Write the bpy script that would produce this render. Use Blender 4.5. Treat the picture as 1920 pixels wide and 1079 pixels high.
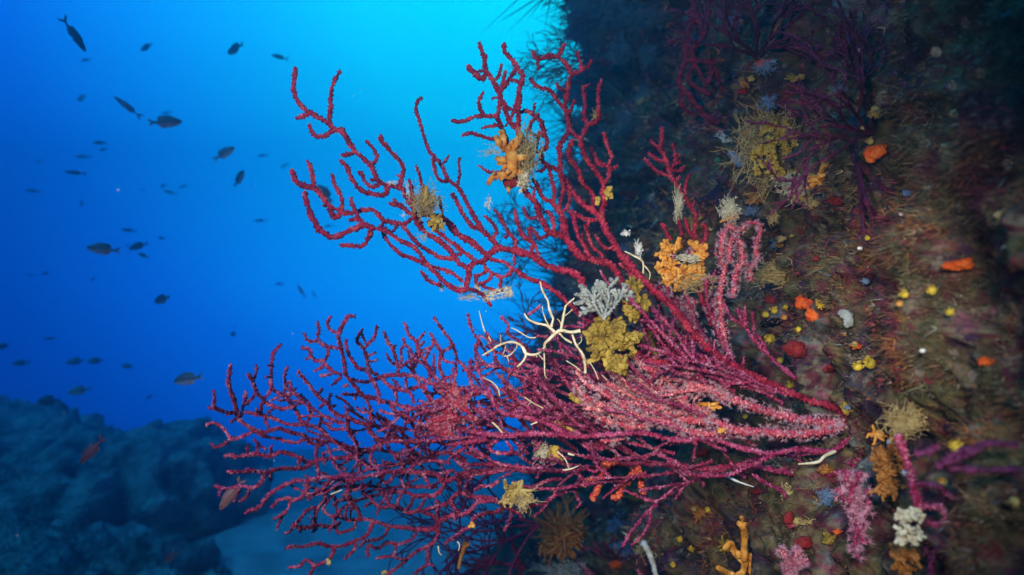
import bpy, math, random
import numpy as np
from mathutils import Vector, Matrix
from mathutils.bvhtree import BVHTree

for o in list(bpy.data.objects):
    bpy.data.objects.remove(o)
S = bpy.context.scene
COL = S.collection
F = 1280.0                                   # focal length in photo pixels (1920 wide)

# ------------------------------------------------------------ camera, water light, dive light, exposure
cam_d = bpy.data.cameras.new("camera")
cam = bpy.data.objects.new("camera", cam_d); COL.objects.link(cam)
cam.location = (0, 0, 0); cam.rotation_euler = (math.radians(90), 0, 0)
cam_d.sensor_width = 36; cam_d.lens = 24.0
cam_d.clip_start = 0.02; cam_d.clip_end = 400
cam_d.dof.use_dof = True; cam_d.dof.focus_distance = 1.06; cam_d.dof.aperture_fstop = 3.5
S.camera = cam

W = bpy.data.worlds.new("World"); S.world = W; W.use_nodes = True
wn = W.node_tree.nodes; wl = W.node_tree.links; wn.clear()
w_out = wn.new("ShaderNodeOutputWorld"); w_bg = wn.new("ShaderNodeBackground")
w_tc = wn.new("ShaderNodeTexCoord")
w_dot = wn.new("ShaderNodeVectorMath"); w_dot.operation = 'DOT_PRODUCT'
sd = Vector(((985 - 960) / F, 1.0, (540 + 30) / F)).normalized()
w_dot.inputs[1].default_value = sd
w_ac = wn.new("ShaderNodeMath"); w_ac.operation = 'ARCCOSINE'
w_sc = wn.new("ShaderNodeMath"); w_sc.operation = 'DIVIDE'; w_sc.inputs[1].default_value = math.pi
w_cr = wn.new("ShaderNodeValToRGB")
def ramp(cr, stops):
    el = cr.color_ramp.elements
    while len(el) > 1: el.remove(el[-1])
    el[0].position = stops[0][0]; el[0].color = (*stops[0][1], 1)
    for p, c in stops[1:]:
        e = el.new(p); e.color = (*c, 1)
ramp(w_cr, [(0.0, (0.004, .98, 1.0)), (6/180, (0.003, .86, 1.0)), (13/180, (0.005, .80, .99)), (20/180, (.005, .56, .98)),
            (28/180, (.004, .35, .98)), (36/180, (.003, .145, .78)), (44/180, (.001, .060, .50)),
            (54/180, (.001, .026, .25)), (75/180, (.001, .012, .12)), (110/180, (.001, .006, .06)), (1.0, (.0006, .003, .03))])
wl.new(w_tc.outputs['Generated'], w_dot.inputs[0]); wl.new(w_dot.outputs['Value'], w_ac.inputs[0])
wl.new(w_ac.outputs[0], w_sc.inputs[0]); wl.new(w_sc.outputs[0], w_cr.inputs['Fac'])
w_sp = wn.new("ShaderNodeSeparateXYZ"); wl.new(w_tc.outputs['Generated'], w_sp.inputs[0])
w_el = wn.new("ShaderNodeValToRGB"); w_mr = wn.new("ShaderNodeMapRange"); w_mr.inputs[1].default_value = -1; w_mr.inputs[2].default_value = 1
wl.new(w_sp.outputs['Z'], w_mr.inputs[0]); wl.new(w_mr.outputs[0], w_el.inputs['Fac'])
ramp(w_el, [(.30, (.55,) * 3), (.42, (1.15,) * 3), (.50, (1.22,) * 3), (.58, (.82,) * 3), (.64, (.62,) * 3), (.75, (.56,) * 3)])   # brighter level with the eye than overhead
w_mu = wn.new("ShaderNodeMix"); w_mu.data_type = 'RGBA'; w_mu.blend_type = 'MULTIPLY'; w_mu.inputs[0].default_value = 1
wl.new(w_cr.outputs['Color'], w_mu.inputs[6]); wl.new(w_el.outputs['Color'], w_mu.inputs[7]); wl.new(w_mu.outputs[2], w_bg.inputs['Color']); wl.new(w_bg.outputs[0], w_out.inputs['Surface'])
w_bg.inputs['Strength'].default_value = 3.3

sun_d = bpy.data.lights.new("sun", 'SUN'); sun = bpy.data.objects.new("sun", sun_d); COL.objects.link(sun)
sun_d.energy = 2.8; sun_d.angle = math.radians(25); sun_d.color = (0.02, 0.42, 0.85)   # daylight filtered by the water above
sun.rotation_euler = (math.radians(32), math.radians(-26), 0)

def dive_light(name, loc, target, power, cone, col):
    ld = bpy.data.lights.new(name, 'SPOT'); lo = bpy.data.objects.new(name, ld); COL.objects.link(lo)
    ld.energy = power; ld.spot_size = math.radians(cone); ld.spot_blend = 0.85; ld.shadow_soft_size = 0.05; ld.color = col
    lo.location = loc
    lo.rotation_euler = (Vector(target) - Vector(loc)).to_track_quat('-Z', 'Y').to_euler()
dive_light("dive_light", (-0.32, -0.15, 0.14), (-0.16, 1.05, -0.02), 62, 80, (1.0, 0.93, 0.86))
dive_light("dive_light", (0.0, -0.16, 0.17), (0.25, 1.06, -0.17), 60, 43, (1.0, 0.93, 0.86))

S.view_settings.view_transform = 'Standard'; S.view_settings.look = 'None'
S.view_settings.exposure = 0.0; S.view_settings.gamma = 1.0; S.view_settings.use_curve_mapping = False
cy = S.cycles
cy.use_denoising = True; cy.max_bounces = 5; cy.diffuse_bounces = 2; cy.glossy_bounces = 2; cy.volume_bounces = 0
cy.transparent_max_bounces = 8; cy.use_adaptive_sampling = True; cy.adaptive_threshold = 0.015
cy.sample_clamp_indirect = 4

# ------------------------------------------------------------ helpers
RNG = random.Random(7)
NP = np.random.RandomState(11)

def P(px, py, d):
    return np.stack([(np.asarray(px, float) - 960) / F * d, np.asarray(d, float) + 0 * np.asarray(px, float),
                     -(np.asarray(py, float) - 539.5) / F * d], -1)

def tag(o, label=None, cat=None, group=None, kind=None):
    if label: o["label"] = label
    if cat: o["category"] = cat
    if group: o["group"] = group
    if kind: o["kind"] = kind
    return o

def empty(name, loc):
    o = bpy.data.objects.new(name, None); COL.objects.link(o); o.location = Vector(loc)
    o.empty_display_size = 0.02
    return o

def trisoup(name, verts, cols, mat):
    """one mesh of loose blades: verts (n,3,3), cols (n,3)"""
    n = len(verts); me = bpy.data.meshes.new(name)
    me.vertices.add(n * 3); me.vertices.foreach_set("co", np.ascontiguousarray(verts, np.float32).ravel())
    me.loops.add(n * 3); me.loops.foreach_set("vertex_index", np.arange(n * 3, dtype=np.int32))
    me.polygons.add(n); me.polygons.foreach_set("loop_start", np.arange(0, n * 3, 3, dtype=np.int32))
    me.update(calc_edges=True); me.validate()
    ca = me.color_attributes.new("tint", 'FLOAT_COLOR', 'POINT')
    c = np.repeat(cols, 3, 0); ca.data.foreach_set("color", np.c_[c, np.ones(len(c))].astype(np.float32).ravel())
    me.materials.append(mat); o = bpy.data.objects.new(name, me); COL.objects.link(o); return o

class MB:
    def __init__(self): self.v = []; self.f = []; self.n = 0; self.c = []; self.smooth = True
    def add(self, v, f, col=None):
        v = np.asarray(v, float).reshape(-1, 3)
        self.v.append(v); n = self.n
        self.f.extend([tuple(i + n for i in q) for q in f])
        self.n += len(v)
        c = np.zeros((len(v), 3)) + (col if col is not None else (1, 1, 1)); self.c.append(c)
    def build(self, name, mat, parent=None, origin=(0, 0, 0), smooth=True, color=False):
        me = bpy.data.meshes.new(name)
        v = np.concatenate(self.v) - np.asarray(origin, float) if self.v else np.zeros((0, 3))
        me.from_pydata(v.tolist(), [], self.f)
        if smooth: me.polygons.foreach_set("use_smooth", np.ones(len(me.polygons), bool))
        if color:
            ca = me.color_attributes.new("tint", 'FLOAT_COLOR', 'POINT')
            c = np.concatenate(self.c); ca.data.foreach_set("color", np.c_[c, np.ones(len(c))].astype(np.float32).ravel())
        me.materials.append(mat); me.update()
        o = bpy.data.objects.new(name, me); COL.objects.link(o)
        if parent is not None: o.parent = parent
        else: o.location = Vector(origin)
        return o

# value noise
def _h(i, j, k, s):
    n = (i * 374761393 + j * 668265263 + k * 1440662683 + s * 974711) & 0x7fffffff
    n = ((n ^ (n >> 13)) * 1274126177) & 0x7fffffff
    return ((n ^ (n >> 16)) & 0xffff) / 65535.0 * 2 - 1
def vnoise(p, s=0):
    p = np.asarray(p, float); i = np.floor(p).astype(np.int64); f = p - i; f = f * f * (3 - 2 * f)
    r = 0
    for a in (0, 1):
        for b in (0, 1):
            for c in (0, 1):
                w = (f[..., 0] if a else 1 - f[..., 0]) * (f[..., 1] if b else 1 - f[..., 1]) * (f[..., 2] if c else 1 - f[..., 2])
                r = r + w * _h(i[..., 0] + a, i[..., 1] + b, i[..., 2] + c, s)
    return r
def fbm(p, freq, oct=3, s=0, gain=.5):
    r = 0; a = 1
    for k in range(oct):
        r = r + a * vnoise(np.asarray(p) * freq, s + k * 17); a *= gain; freq *= 2.03
    return r

def catmull(pts, step):
    pts = np.asarray(pts, float)
    if len(pts) < 2: return pts
    e = np.concatenate([[2 * pts[0] - pts[1]], pts, [2 * pts[-1] - pts[-2]]])
    out = []
    for i in range(1, len(e) - 2):
        p0, p1, p2, p3 = e[i - 1:i + 3]
        n = max(2, int(np.linalg.norm(p2 - p1) / step))
        t = np.arange(n)[:, None] / n
        out.append(.5 * (2 * p1 + (p2 - p0) * t + (2 * p0 - 5 * p1 + 4 * p2 - p3) * t ** 2 + (3 * p1 - p0 - 3 * p2 + p3) * t ** 3))
    out.append(pts[-1:])
    return np.concatenate(out)

def tube(mb, pts, rad, sides=7, knob=0.0, flat=1.0, col=None, cap=True):
    pts = np.asarray(pts, float); n = len(pts)
    rad = np.broadcast_to(np.asarray(rad, float), (n,))
    t = np.gradient(pts, axis=0); t /= np.linalg.norm(t, axis=1)[:, None] + 1e-12
    ref = np.array([0, -1.0, 0])
    a = ref - (t @ ref)[:, None] * t
    bad = np.linalg.norm(a, axis=1) < .15
    a[bad] = np.cross(t[bad], [1, 0, 0]); a /= np.linalg.norm(a, axis=1)[:, None] + 1e-12
    b = np.cross(t, a)
    ang = np.arange(sides) / sides * 2 * np.pi
    ang = ang[None, :] + (np.arange(n) % 2)[:, None] * np.pi / sides
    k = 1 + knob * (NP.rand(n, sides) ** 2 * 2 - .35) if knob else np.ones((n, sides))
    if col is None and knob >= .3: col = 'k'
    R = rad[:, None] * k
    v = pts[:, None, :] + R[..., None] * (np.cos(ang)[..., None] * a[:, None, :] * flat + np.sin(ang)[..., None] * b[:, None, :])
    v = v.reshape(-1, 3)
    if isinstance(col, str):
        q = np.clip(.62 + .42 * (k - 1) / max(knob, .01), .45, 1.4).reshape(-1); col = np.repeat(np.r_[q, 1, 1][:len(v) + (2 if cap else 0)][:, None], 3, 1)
    f = []
    for i in range(n - 1):
        for j in range(sides):
            j2 = (j + 1) % sides
            f.append((i * sides + j, i * sides + j2, (i + 1) * sides + j2, (i + 1) * sides + j))
    if cap:
        v = np.concatenate([v, [pts[-1] + t[-1] * rad[-1] * .8], [pts[0]]])
        m = n * sides
        for j in range(sides):
            f.append(((n - 1) * sides + j, (n - 1) * sides + (j + 1) % sides, m))
            f.append(((j + 1) % sides, j, m + 1))
    mb.add(v, f, col)

def spikes(mb, pts, rad, per, h, col=None):
    """tiny calyx cones standing out from a branch"""
    n = len(pts)
    if n < 3: return
    t = np.gradient(pts, axis=0); t /= np.linalg.norm(t, axis=1)[:, None] + 1e-12
    m = int(per * n)
    idx = NP.randint(0, n, m)
    d = NP.normal(size=(m, 3)); d -= (d * t[idx]).sum(1)[:, None] * t[idx]; d /= np.linalg.norm(d, axis=1)[:, None] + 1e-12
    s = np.cross(t[idx], d)
    r = np.broadcast_to(rad, (n,))[idx][:, None]
    hh = (h * (.6 + .8 * NP.rand(m)))[:, None]; w = hh * .55
    base = pts[idx] + d * r * .8
    tip = pts[idx] + d * (r + hh) + t[idx] * hh * .4 * (NP.rand(m)[:, None] - .3)
    v = np.stack([base + t[idx] * w, base + s * w, base - t[idx] * w, base - s * w, tip], 1).reshape(-1, 3)
    f = []
    for i in range(m):
        q = i * 5
        f += [(q, q + 1, q + 4), (q + 1, q + 2, q + 4), (q + 2, q + 3, q + 4), (q + 3, q, q + 4)]
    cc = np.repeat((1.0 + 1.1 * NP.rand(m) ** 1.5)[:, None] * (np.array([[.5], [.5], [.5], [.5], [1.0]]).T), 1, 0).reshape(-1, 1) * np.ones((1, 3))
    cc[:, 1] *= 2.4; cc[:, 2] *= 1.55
    mb.add(v, f, cc)

def star_polyps(mb, pts, rad, count, size, arms=7):
    """open polyps: a short stalk with a spray of thin tentacles"""
    n = len(pts); t = np.gradient(pts, axis=0); t /= np.linalg.norm(t, axis=1)[:, None] + 1e-12
    for _ in range(int(count)):
        i = NP.randint(0, n); d = NP.normal(size=3); d -= d.dot(t[i]) * t[i]; d /= np.linalg.norm(d) + 1e-9
        r = rad[i] if np.ndim(rad) else rad
        c = pts[i] + d * (r + size * .55)
        x = t[i]; y = np.cross(d, x)
        v = []; f = []
        sz = size * (.6 + .7 * NP.rand())
        for k in range(arms):
            a = 2 * math.pi * (k + NP.rand() * .5) / arms
            o = math.cos(a) * x + math.sin(a) * y; q = -math.sin(a) * x + math.cos(a) * y
            tip = c + o * sz * .75 + d * sz * (.25 + .4 * NP.rand())
            w = sz * .085; m = len(v)
            v += [c + q * w, c - q * w, c - d * w * 2, tip]
            f += [(m, m + 1, m + 3), (m + 1, m + 2, m + 3), (m + 2, m, m + 3)]
        m = len(v); w = sz * .12
        v += [c + x * w, c + y * w, c - x * w, c - y * w, pts[i] + d * r * .8]
        f += [(m, m + 1, m + 4), (m + 1, m + 2, m + 4), (m + 2, m + 3, m + 4), (m + 3, m, m + 4), (m, m + 1, m + 2, m + 3)]
        mb.add(v, f)

def crumb(mb, c, R, n, size, seed, col=None):
    r = np.random.RandomState(seed); v, f = ico(1)
    for i in range(n):
        d = r.normal(size=3); d /= np.linalg.norm(d)
        mb.add(np.asarray(c) + d * R * (.9 + .2 * r.rand()) + v * size * (.5 + r.rand()) * r.uniform(.6, 1.4, 3), f, col)

def blob(mb, c, r, seed=0, amp=.25, freq=2.0, sub=3, col=None):
    v, f = ico(sub); n = v * (1 + amp * fbm(v, freq, 3, seed))[:, None]
    mb.add(np.asarray(c) + n * np.asarray(r), f, col)
_ICO = {}
def ico(sub):
    if sub not in _ICO:
        import bmesh
        bm = bmesh.new(); bmesh.ops.create_icosphere(bm, subdivisions=sub, radius=1)
        bm.verts.ensure_lookup_table()
        _ICO[sub] = (np.array([v.co[:] for v in bm.verts]), [tuple(v.index for v in q.verts) for q in bm.faces]); bm.free()
    return _ICO[sub]

# ------------------------------------------------------------ materials
def mat(name, stops, scale=40, rough=.7, detail=4, bump=.3, speck=None, attr=False, spec=.3, sss=0, dist=.002, bscale=None):
    m = bpy.data.materials.new(name); m.use_nodes = True
    nt = m.node_tree; n = nt.nodes; l = nt.links; b = n["Principled BSDF"]
    b.inputs["Roughness"].default_value = rough; b.inputs["Specular IOR Level"].default_value = spec
    tc = n.new("ShaderNodeTexCoord"); nz = n.new("ShaderNodeTexNoise"); nz.inputs["Scale"].default_value = scale
    nz.inputs["Detail"].default_value = detail
    l.new(tc.outputs["Object"], nz.inputs["Vector"])
    cr = n.new("ShaderNodeValToRGB"); ramp(cr, stops); l.new(nz.outputs["Fac"], cr.inputs["Fac"])
    out = cr.outputs["Color"]
    if attr:
        at = n.new("ShaderNodeAttribute"); at.attribute_name = "tint"
        mx = n.new("ShaderNodeMix"); mx.data_type = 'RGBA'; mx.blend_type = 'MULTIPLY'; mx.inputs[0].default_value = 1
        l.new(out, mx.inputs[6]); l.new(at.outputs["Color"], mx.inputs[7]); out = mx.outputs[2]
    if speck:
        col, sc, th = speck
        vo = n.new("ShaderNodeTexVoronoi"); vo.inputs["Scale"].default_value = sc; l.new(tc.outputs["Object"], vo.inputs["Vector"])
        lt = n.new("ShaderNodeMath"); lt.operation = 'LESS_THAN'; lt.inputs[1].default_value = th; l.new(vo.outputs["Distance"], lt.inputs[0])
        mx = n.new("ShaderNodeMix"); mx.data_type = 'RGBA'; l.new(lt.outputs[0], mx.inputs[0]); l.new(out, mx.inputs[6]); mx.inputs[7].default_value = (*col, 1)
        out = mx.outputs[2]
    l.new(out, b.inputs["Base Color"])
    if bump:
        n2 = n.new("ShaderNodeTexNoise"); n2.inputs["Scale"].default_value = bscale or scale * 6; n2.inputs["Detail"].default_value = 3
        l.new(tc.outputs["Object"], n2.inputs["Vector"])
        bp = n.new("ShaderNodeBump"); bp.inputs["Strength"].default_value = bump; bp.inputs["Distance"].default_value = dist
        l.new(n2.outputs["Fac"], bp.inputs["Height"]); l.new(bp.outputs[0], b.inputs["Normal"])
    return m

M = {}
M['crimson'] = mat("crimson_coral", [(.35, (.20, .006, .022)), (.5, (.33, .011, .036)), (.66, (.44, .035, .06))], 60, .75, speck=((.60, .20, .22), 420, .14), attr=True, spec=.15)
M['magenta'] = mat("magenta_coral", [(.35, (.19, .009, .038)), (.5, (.32, .018, .067)), (.66, (.43, .068, .14))], 60, .75, speck=((.66, .32, .40), 380, .17), attr=True, spec=.15)
M['dark_coral'] = mat("wine_coral", [(.35, (.10, .004, .03)), (.6, (.20, .008, .06))], 60, .7, attr=True)
M['violet'] = mat("violet_coral", [(.35, (.06, .004, .022)), (.6, (.12, .006, .04))], 60, .7, attr=True)
M['pink'] = mat("pink_coral", [(.35, (.38, .03, .06)), (.5, (.52, .06, .10)), (.66, (.62, .14, .18))], 110, .7, speck=((.75, .4, .43), 380, .2), attr=True, spec=.15)
M['polyp'] = mat("pale_polyp", [(.35, (.32, .15, .18)), (.65, (.48, .29, .31))], 60, .6, bump=0)
M['polyp_pink'] = mat("pink_polyp", [(.35, (.36, .10, .15)), (.65, (.52, .26, .30))], 60, .6, bump=0)
M['redknob'] = mat("orange_red_coral", [(.35, (.42, .02, .02)), (.6, (.6, .05, .03))], 80, .6, speck=((.85, .38, .14), 330, .27), attr=True)
M['cream'] = mat("cream_skeleton", [(.3, (.34, .25, .12)), (.5, (.58, .47, .27)), (.7, (.76, .66, .44))], 70, .6, bump=.3)
M['white'] = mat("white_growth", [(.3, (.5, .5, .42)), (.7, (.8, .8, .7))], 90, .7)
M['orange'] = mat("orange_bryozoan", [(.3, (.42, .13, .012)), (.52, (.68, .27, .03)), (.72, (.82, .46, .12))], 70, .65, bump=.7, bscale=330)
M['rust'] = mat("rust_bryozoan", [(.3, (.16, .05, .008)), (.6, (.36, .14, .025))], 60, .6)
M['ochre'] = mat("ochre_growth", [(.3, (.30, .18, .02)), (.5, (.42, .26, .03)), (.7, (.55, .38, .08))], 60, .7, bump=.7, bscale=330)
M['olive'] = mat("olive_growth", [(.3, (.10, .06, .008)), (.5, (.25, .155, .015)), (.72, (.44, .30, .05))], 55, .7, bump=.7, bscale=330)
M['tan'] = mat("tan_hydroid", [(.3, (.28, .18, .06)), (.7, (.60, .45, .18))], 60, .8)
M['pale'] = mat("pale_hydroid", [(.3, (.36, .31, .18)), (.7, (.62, .56, .38))], 60, .8)
M['grey'] = mat("grey_bryozoan", [(.3, (.16, .17, .14)), (.7, (.36, .37, .32))], 60, .8)
M['sponge'] = mat("orange_sponge", [(.3, (.40, .03, .002)), (.55, (.72, .10, .006)), (.75, (.85, .22, .03))], 60, .7, bump=.9, bscale=240, dist=.004)
M['redsponge'] = mat("red_sponge", [(.3, (.10, .006, .006)), (.7, (.28, .014, .012))], 60, .7, bump=.9, bscale=240, dist=.004)
M['yellow'] = mat("yellow_cup", [(.3, (.42, .25, .01)), (.6, (.66, .44, .03))], 90, .6, bump=.5)
M['yelsponge'] = mat("dull_yellow_sponge", [(.3, (.24, .15, .03)), (.7, (.46, .33, .10))], 60, .7, bump=.5)
M['bluegrey'] = mat("blue_grey_sponge", [(.3, (.10, .17, .28)), (.7, (.20, .30, .42))], 60, .7)
M['bluelit_bush'] = mat("blue_lit_bush", [(.3, (.07, .10, .12)), (.7, (.24, .30, .33))], 30, .8)  # blue of the surrounding water light worked into the bush colour
M['green'] = mat("green_alga", [(.3, (.05, .14, .06)), (.7, (.10, .24, .10))], 60, .7)
# ------------------------------------------------------------ reef wall (a vertical cliff running away from the camera)
yc = np.array([.10, .30, .50, .60, .75, .9, 1.0, 1.2, 1.5, 2.0, 2.6, 3.0, 3.25, 3.42, 3.55, 3.7, 4.2])
xc = np.array([.36, .37, .405, .425, .452, .48, .492, .502, .475, .40, .33, .25, .22, .26, .42, .9, 3.0])
def path(n):
    c = catmull(np.c_[xc, yc], .004)
    d = np.r_[0, np.cumsum(np.linalg.norm(np.diff(c, axis=0), axis=1) / (0.25 + c[1:, 1]))]
    q = np.linspace(0, d[-1], n)
    return np.interp(q, d, c[:, 0]), np.interp(q, d, c[:, 1])
NU, NV = 640, 560
ux, uy = path(NU)
tv = np.linspace(-1, 1, NV)
zr = 2.35 + .32 * np.minimum(uy, 3.5)
zz = zr[:, None] * (.25 * tv + .75 * tv ** 3)[None, :]
X = ux[:, None] + 0 * zz; Y = uy[:, None] + 0 * zz
# slow changes of the face with height
prof = np.interp(zz.ravel(), [-3.2, -1.6, -1.3, -.8, -.4, 0, .5, 1.2, 2.0, 3.3], [-.47, -.24, -.19, -.10, .03, .09, .12, .15, .16, .3]).reshape(zz.shape)
far = np.clip((Y - .9) / 1.6, 0, 1)
X = X + prof * far
X -= .16 * np.exp(-((Y - 1.42) / .35) ** 2 - ((zz + .55) / .22) ** 2)          # lit bulge low on the wall
X += .12 * np.exp(-((Y - 2.1) / .4) ** 2 - ((zz + .62) / .3) ** 2)             # dark recess behind the coral
pts = np.stack([X, Y, zz], -1)
tx = np.gradient(pts, axis=0); tz = np.gradient(pts, axis=1)
nr = np.cross(tx, tz); nr /= np.linalg.norm(nr, axis=-1)[..., None]
if nr[NU // 3, NV // 2, 0] > 0: nr = -nr
sc = np.clip(.35 + .5 * Y, .4, 1.6)
h = .15 * fbm(pts, 3.4, 2, 171) * np.clip((Y - 2.2) / .6, 0, 1) + .085 * fbm(pts, 2.3, 2, 3) * sc + .075 * np.abs(fbm(pts, 5, 3, 9)) * sc - .055 * np.abs(fbm(pts, 11, 3, 61)) * np.clip(sc, .5, 1) + .02 * fbm(pts, 24, 3, 21) + .008 * fbm(pts, 70, 2, 33)
pts = pts + nr * h[..., None]
mb = MB()
idx = np.arange(NU * NV).reshape(NU, NV)
q = np.stack([idx[:-1, :-1], idx[:-1, 1:], idx[1:, 1:], idx[1:, :-1]], -1).reshape(-1, 4)
WV = pts.reshape(-1, 3)
PAL = .56 * np.array([(.16, .10, .05), (.13, .12, .045), (.15, .035, .04), (.09, .035, .075), (.36, .12, .03), (.25, .19, .11), (.19, .20, .17),
                (.30, .10, .12), (.04, .035, .03), (.10, .075, .05), (.20, .14, .06), (.07, .05, .06)])
def tint(p, seed=0, jitter=.35):
    p = np.asarray(p)
    a = (fbm(p, 9, 3, 51 + seed) * .9 + fbm(p, 31, 2, 77 + seed) * .5)
    k = np.clip(((a + 1.1) / 2.2 * len(PAL)), 0, len(PAL) - 1.001)
    i = k.astype(int)
    order = np.array([8, 3, 11, 9, 0, 1, 10, 2, 5, 7, 6, 4])
    c = PAL[order[i]]
    return c * (1 + jitter * NP.uniform(-1, 1, size=(len(p), 1)))
mb.v = [WV]; mb.n = len(WV); mb.f = [tuple(r) for r in q.tolist()]; mb.c = [tint(WV, 0, .25)]
def reef_mat():
    m = bpy.data.materials.new("reef_rock"); m.use_nodes = True
    nt = m.node_tree; n = nt.nodes; l = nt.links; b = n["Principled BSDF"]; b.inputs["Roughness"].default_value = .85; b.inputs["Specular IOR Level"].default_value = .2
    tc = n.new("ShaderNodeTexCoord"); at = n.new("ShaderNodeAttribute"); at.attribute_name = "tint"
    nz = n.new("ShaderNodeTexNoise"); nz.inputs["Scale"].default_value = 55; nz.inputs["Detail"].default_value = 6
    l.new(tc.outputs["Object"], nz.inputs["Vector"])
    cr = n.new("ShaderNodeValToRGB"); ramp(cr, [(.3, (.35, .32, .30)), (.5, (1, 1, 1)), (.72, (1.7, 1.6, 1.45))]); l.new(nz.outputs["Fac"], cr.inputs["Fac"])
    mx = n.new("ShaderNodeMix"); mx.data_type = 'RGBA'; mx.blend_type = 'MULTIPLY'; mx.inputs[0].default_value = 1
    l.new(at.outputs["Color"], mx.inputs[6]); l.new(cr.outputs["Color"], mx.inputs[7])
    out = mx.outputs[2]
    for sc_, th, col, wsc in ((22, .60, (.13, .016, .022), 1), (30, .62, (.18, .14, .10), 2), (40, .65, (.16, .055, .015), 3), (17, .63, (.045, .016, .04), 4), (64, .68, (.26, .20, .14), 5), (52, .68, (.24, .06, .07), 6)):
        ad = n.new("ShaderNodeVectorMath"); ad.inputs[1].default_value = (wsc * 3.1, wsc * 1.7, wsc * .7); l.new(tc.outputs["Object"], ad.inputs[0])
        n3 = n.new("ShaderNodeTexNoise"); n3.inputs["Scale"].default_value = sc_; n3.inputs["Detail"].default_value = 7; n3.inputs["Roughness"].default_value = .68
        l.new(ad.outputs[0], n3.inputs["Vector"])
        lt = n.new("ShaderNodeMapRange"); lt.inputs[1].default_value = th - .035; lt.inputs[2].default_value = th + .035; l.new(n3.outputs["Fac"], lt.inputs[0])
        m2 = n.new("ShaderNodeMix"); m2.data_type = 'RGBA'; l.new(lt.outputs[0], m2.inputs[0]); l.new(out, m2.inputs[6]); m2.inputs[7].default_value = (*col, 1)
        out = m2.outputs[2]
    l.new(out, b.inputs["Base Color"])
    n2 = n.new("ShaderNodeTexNoise"); n2.inputs["Scale"].default_value = 190; n2.inputs["Detail"].default_value = 5; l.new(tc.outputs["Object"], n2.inputs["Vector"])
    bp = n.new("ShaderNodeBump"); bp.inputs["Strength"].default_value = .8; bp.inputs["Distance"].default_value = .006
    l.new(n2.outputs["Fac"], bp.inputs["Height"]); l.new(bp.outputs[0], b.inputs["Normal"])
    return m
M['reef'] = reef_mat()
cliff = mb.build("reef_cliff", M['reef'], color=True); cliff["kind"] = "structure"
BVH = BVHTree.FromPolygons(WV.tolist(), mb.f)
def hit(px, py):
    d = Vector(((px - 960) / F, 1, -(py - 539.5) / F))
    loc, nrm, i, dist = BVH.ray_cast(Vector((0, 0, 0)), d.normalized())
    if loc is None: return None, None, None
    if nrm.dot(d) > 0: nrm = -nrm
    return np.array(loc), np.array(nrm), loc.y

# turf of small growths over the cliff: nobody could count it
tf = MB()
WN = nr.reshape(-1, 3)
vis = np.where((WV[:, 1] > .3) & (WV[:, 1] < 3.6) & (np.abs(WV[:, 2]) < .62 * WV[:, 1] + .1))[0]
wgt = 1 / (WV[vis, 1] + .3); wgt /= wgt.sum()
NT = 190000
clump = fbm(WV[vis], 7, 2, 91) + .6 * fbm(WV[vis], 24, 2, 95); wgt = wgt * np.clip(.25 + 1.3 * (clump + .25), .06, 2.2); wgt /= wgt.sum()
sel = NP.choice(vis, NT, p=wgt)
p0 = WV[sel] + NP.normal(size=(NT, 3)) * (.0035 * WV[sel][:, 1:2]); n0 = WN[sel]
hue = fbm(p0, 6, 3, 131) + .5 * fbm(p0, 26, 2, 137)
TP = np.array([(.09, .02, .03), (.14, .05, .03), (.16, .085, .04), (.13, .11, .05), (.20, .13, .06), (.26, .10, .03), (.19, .035, .045), (.12, .04, .07), (.24, .18, .12)]) * .95
ci = np.clip(((hue + .9) / 1.8 * len(TP)).astype(int), 0, len(TP) - 1); c0 = TP[ci] * NP.uniform(.45, 1.5, (NT, 1))
odd = NP.rand(NT) < .05; c0[odd] = np.array([(.34, .14, .03), (.30, .05, .06), (.40, .34, .22), (.14, .18, .20)])[NP.randint(0, 4, odd.sum())]
fb = np.clip((p0[:, 1] - 1.25) / .8, 0, 1); c0 = c0 * (1 + 2.6 * fb * NP.rand(NT) ** 1.5)[:, None]  # far turf coloured brighter to make up for lamp falloff along the cliff
L0 = (.0035 + .006 * NP.rand(NT) ** 2 + .006 * np.clip(clump[np.searchsorted(vis, sel)], 0, 1)) * (.22 + .66 * p0[:, 1]) * np.where(NP.rand(NT) < .45, .34, .72)
T = []; TCC = []
for a in range(4):
    o = NP.normal(size=(NT, 3)); d_ = n0 * .75 + o * .75; d_[:, 2] -= .15; g = np.cross(d_, NP.normal(size=(NT, 3))); g /= np.linalg.norm(g, axis=1)[:, None] + 1e-9
    L = (L0 * (.5 + NP.rand(NT)))[:, None]; wv = np.maximum(L * (.07 + .10 * NP.rand(NT)[:, None]), .0011 * (.3 + .5 * p0[:, 1:2]) * NP.rand(NT)[:, None])
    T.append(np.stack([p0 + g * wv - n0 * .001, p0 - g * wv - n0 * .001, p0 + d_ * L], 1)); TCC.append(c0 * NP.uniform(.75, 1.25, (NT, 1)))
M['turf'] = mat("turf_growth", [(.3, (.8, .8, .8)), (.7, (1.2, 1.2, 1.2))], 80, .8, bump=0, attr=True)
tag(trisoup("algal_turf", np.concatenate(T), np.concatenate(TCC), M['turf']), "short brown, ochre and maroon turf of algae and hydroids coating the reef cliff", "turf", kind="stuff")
edge = np.where((WV[:, 1] > 2.75) & (WV[:, 1] < 3.6) & (np.abs(WV[:, 2]) < .62 * WV[:, 1] + .1))[0]
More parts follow.
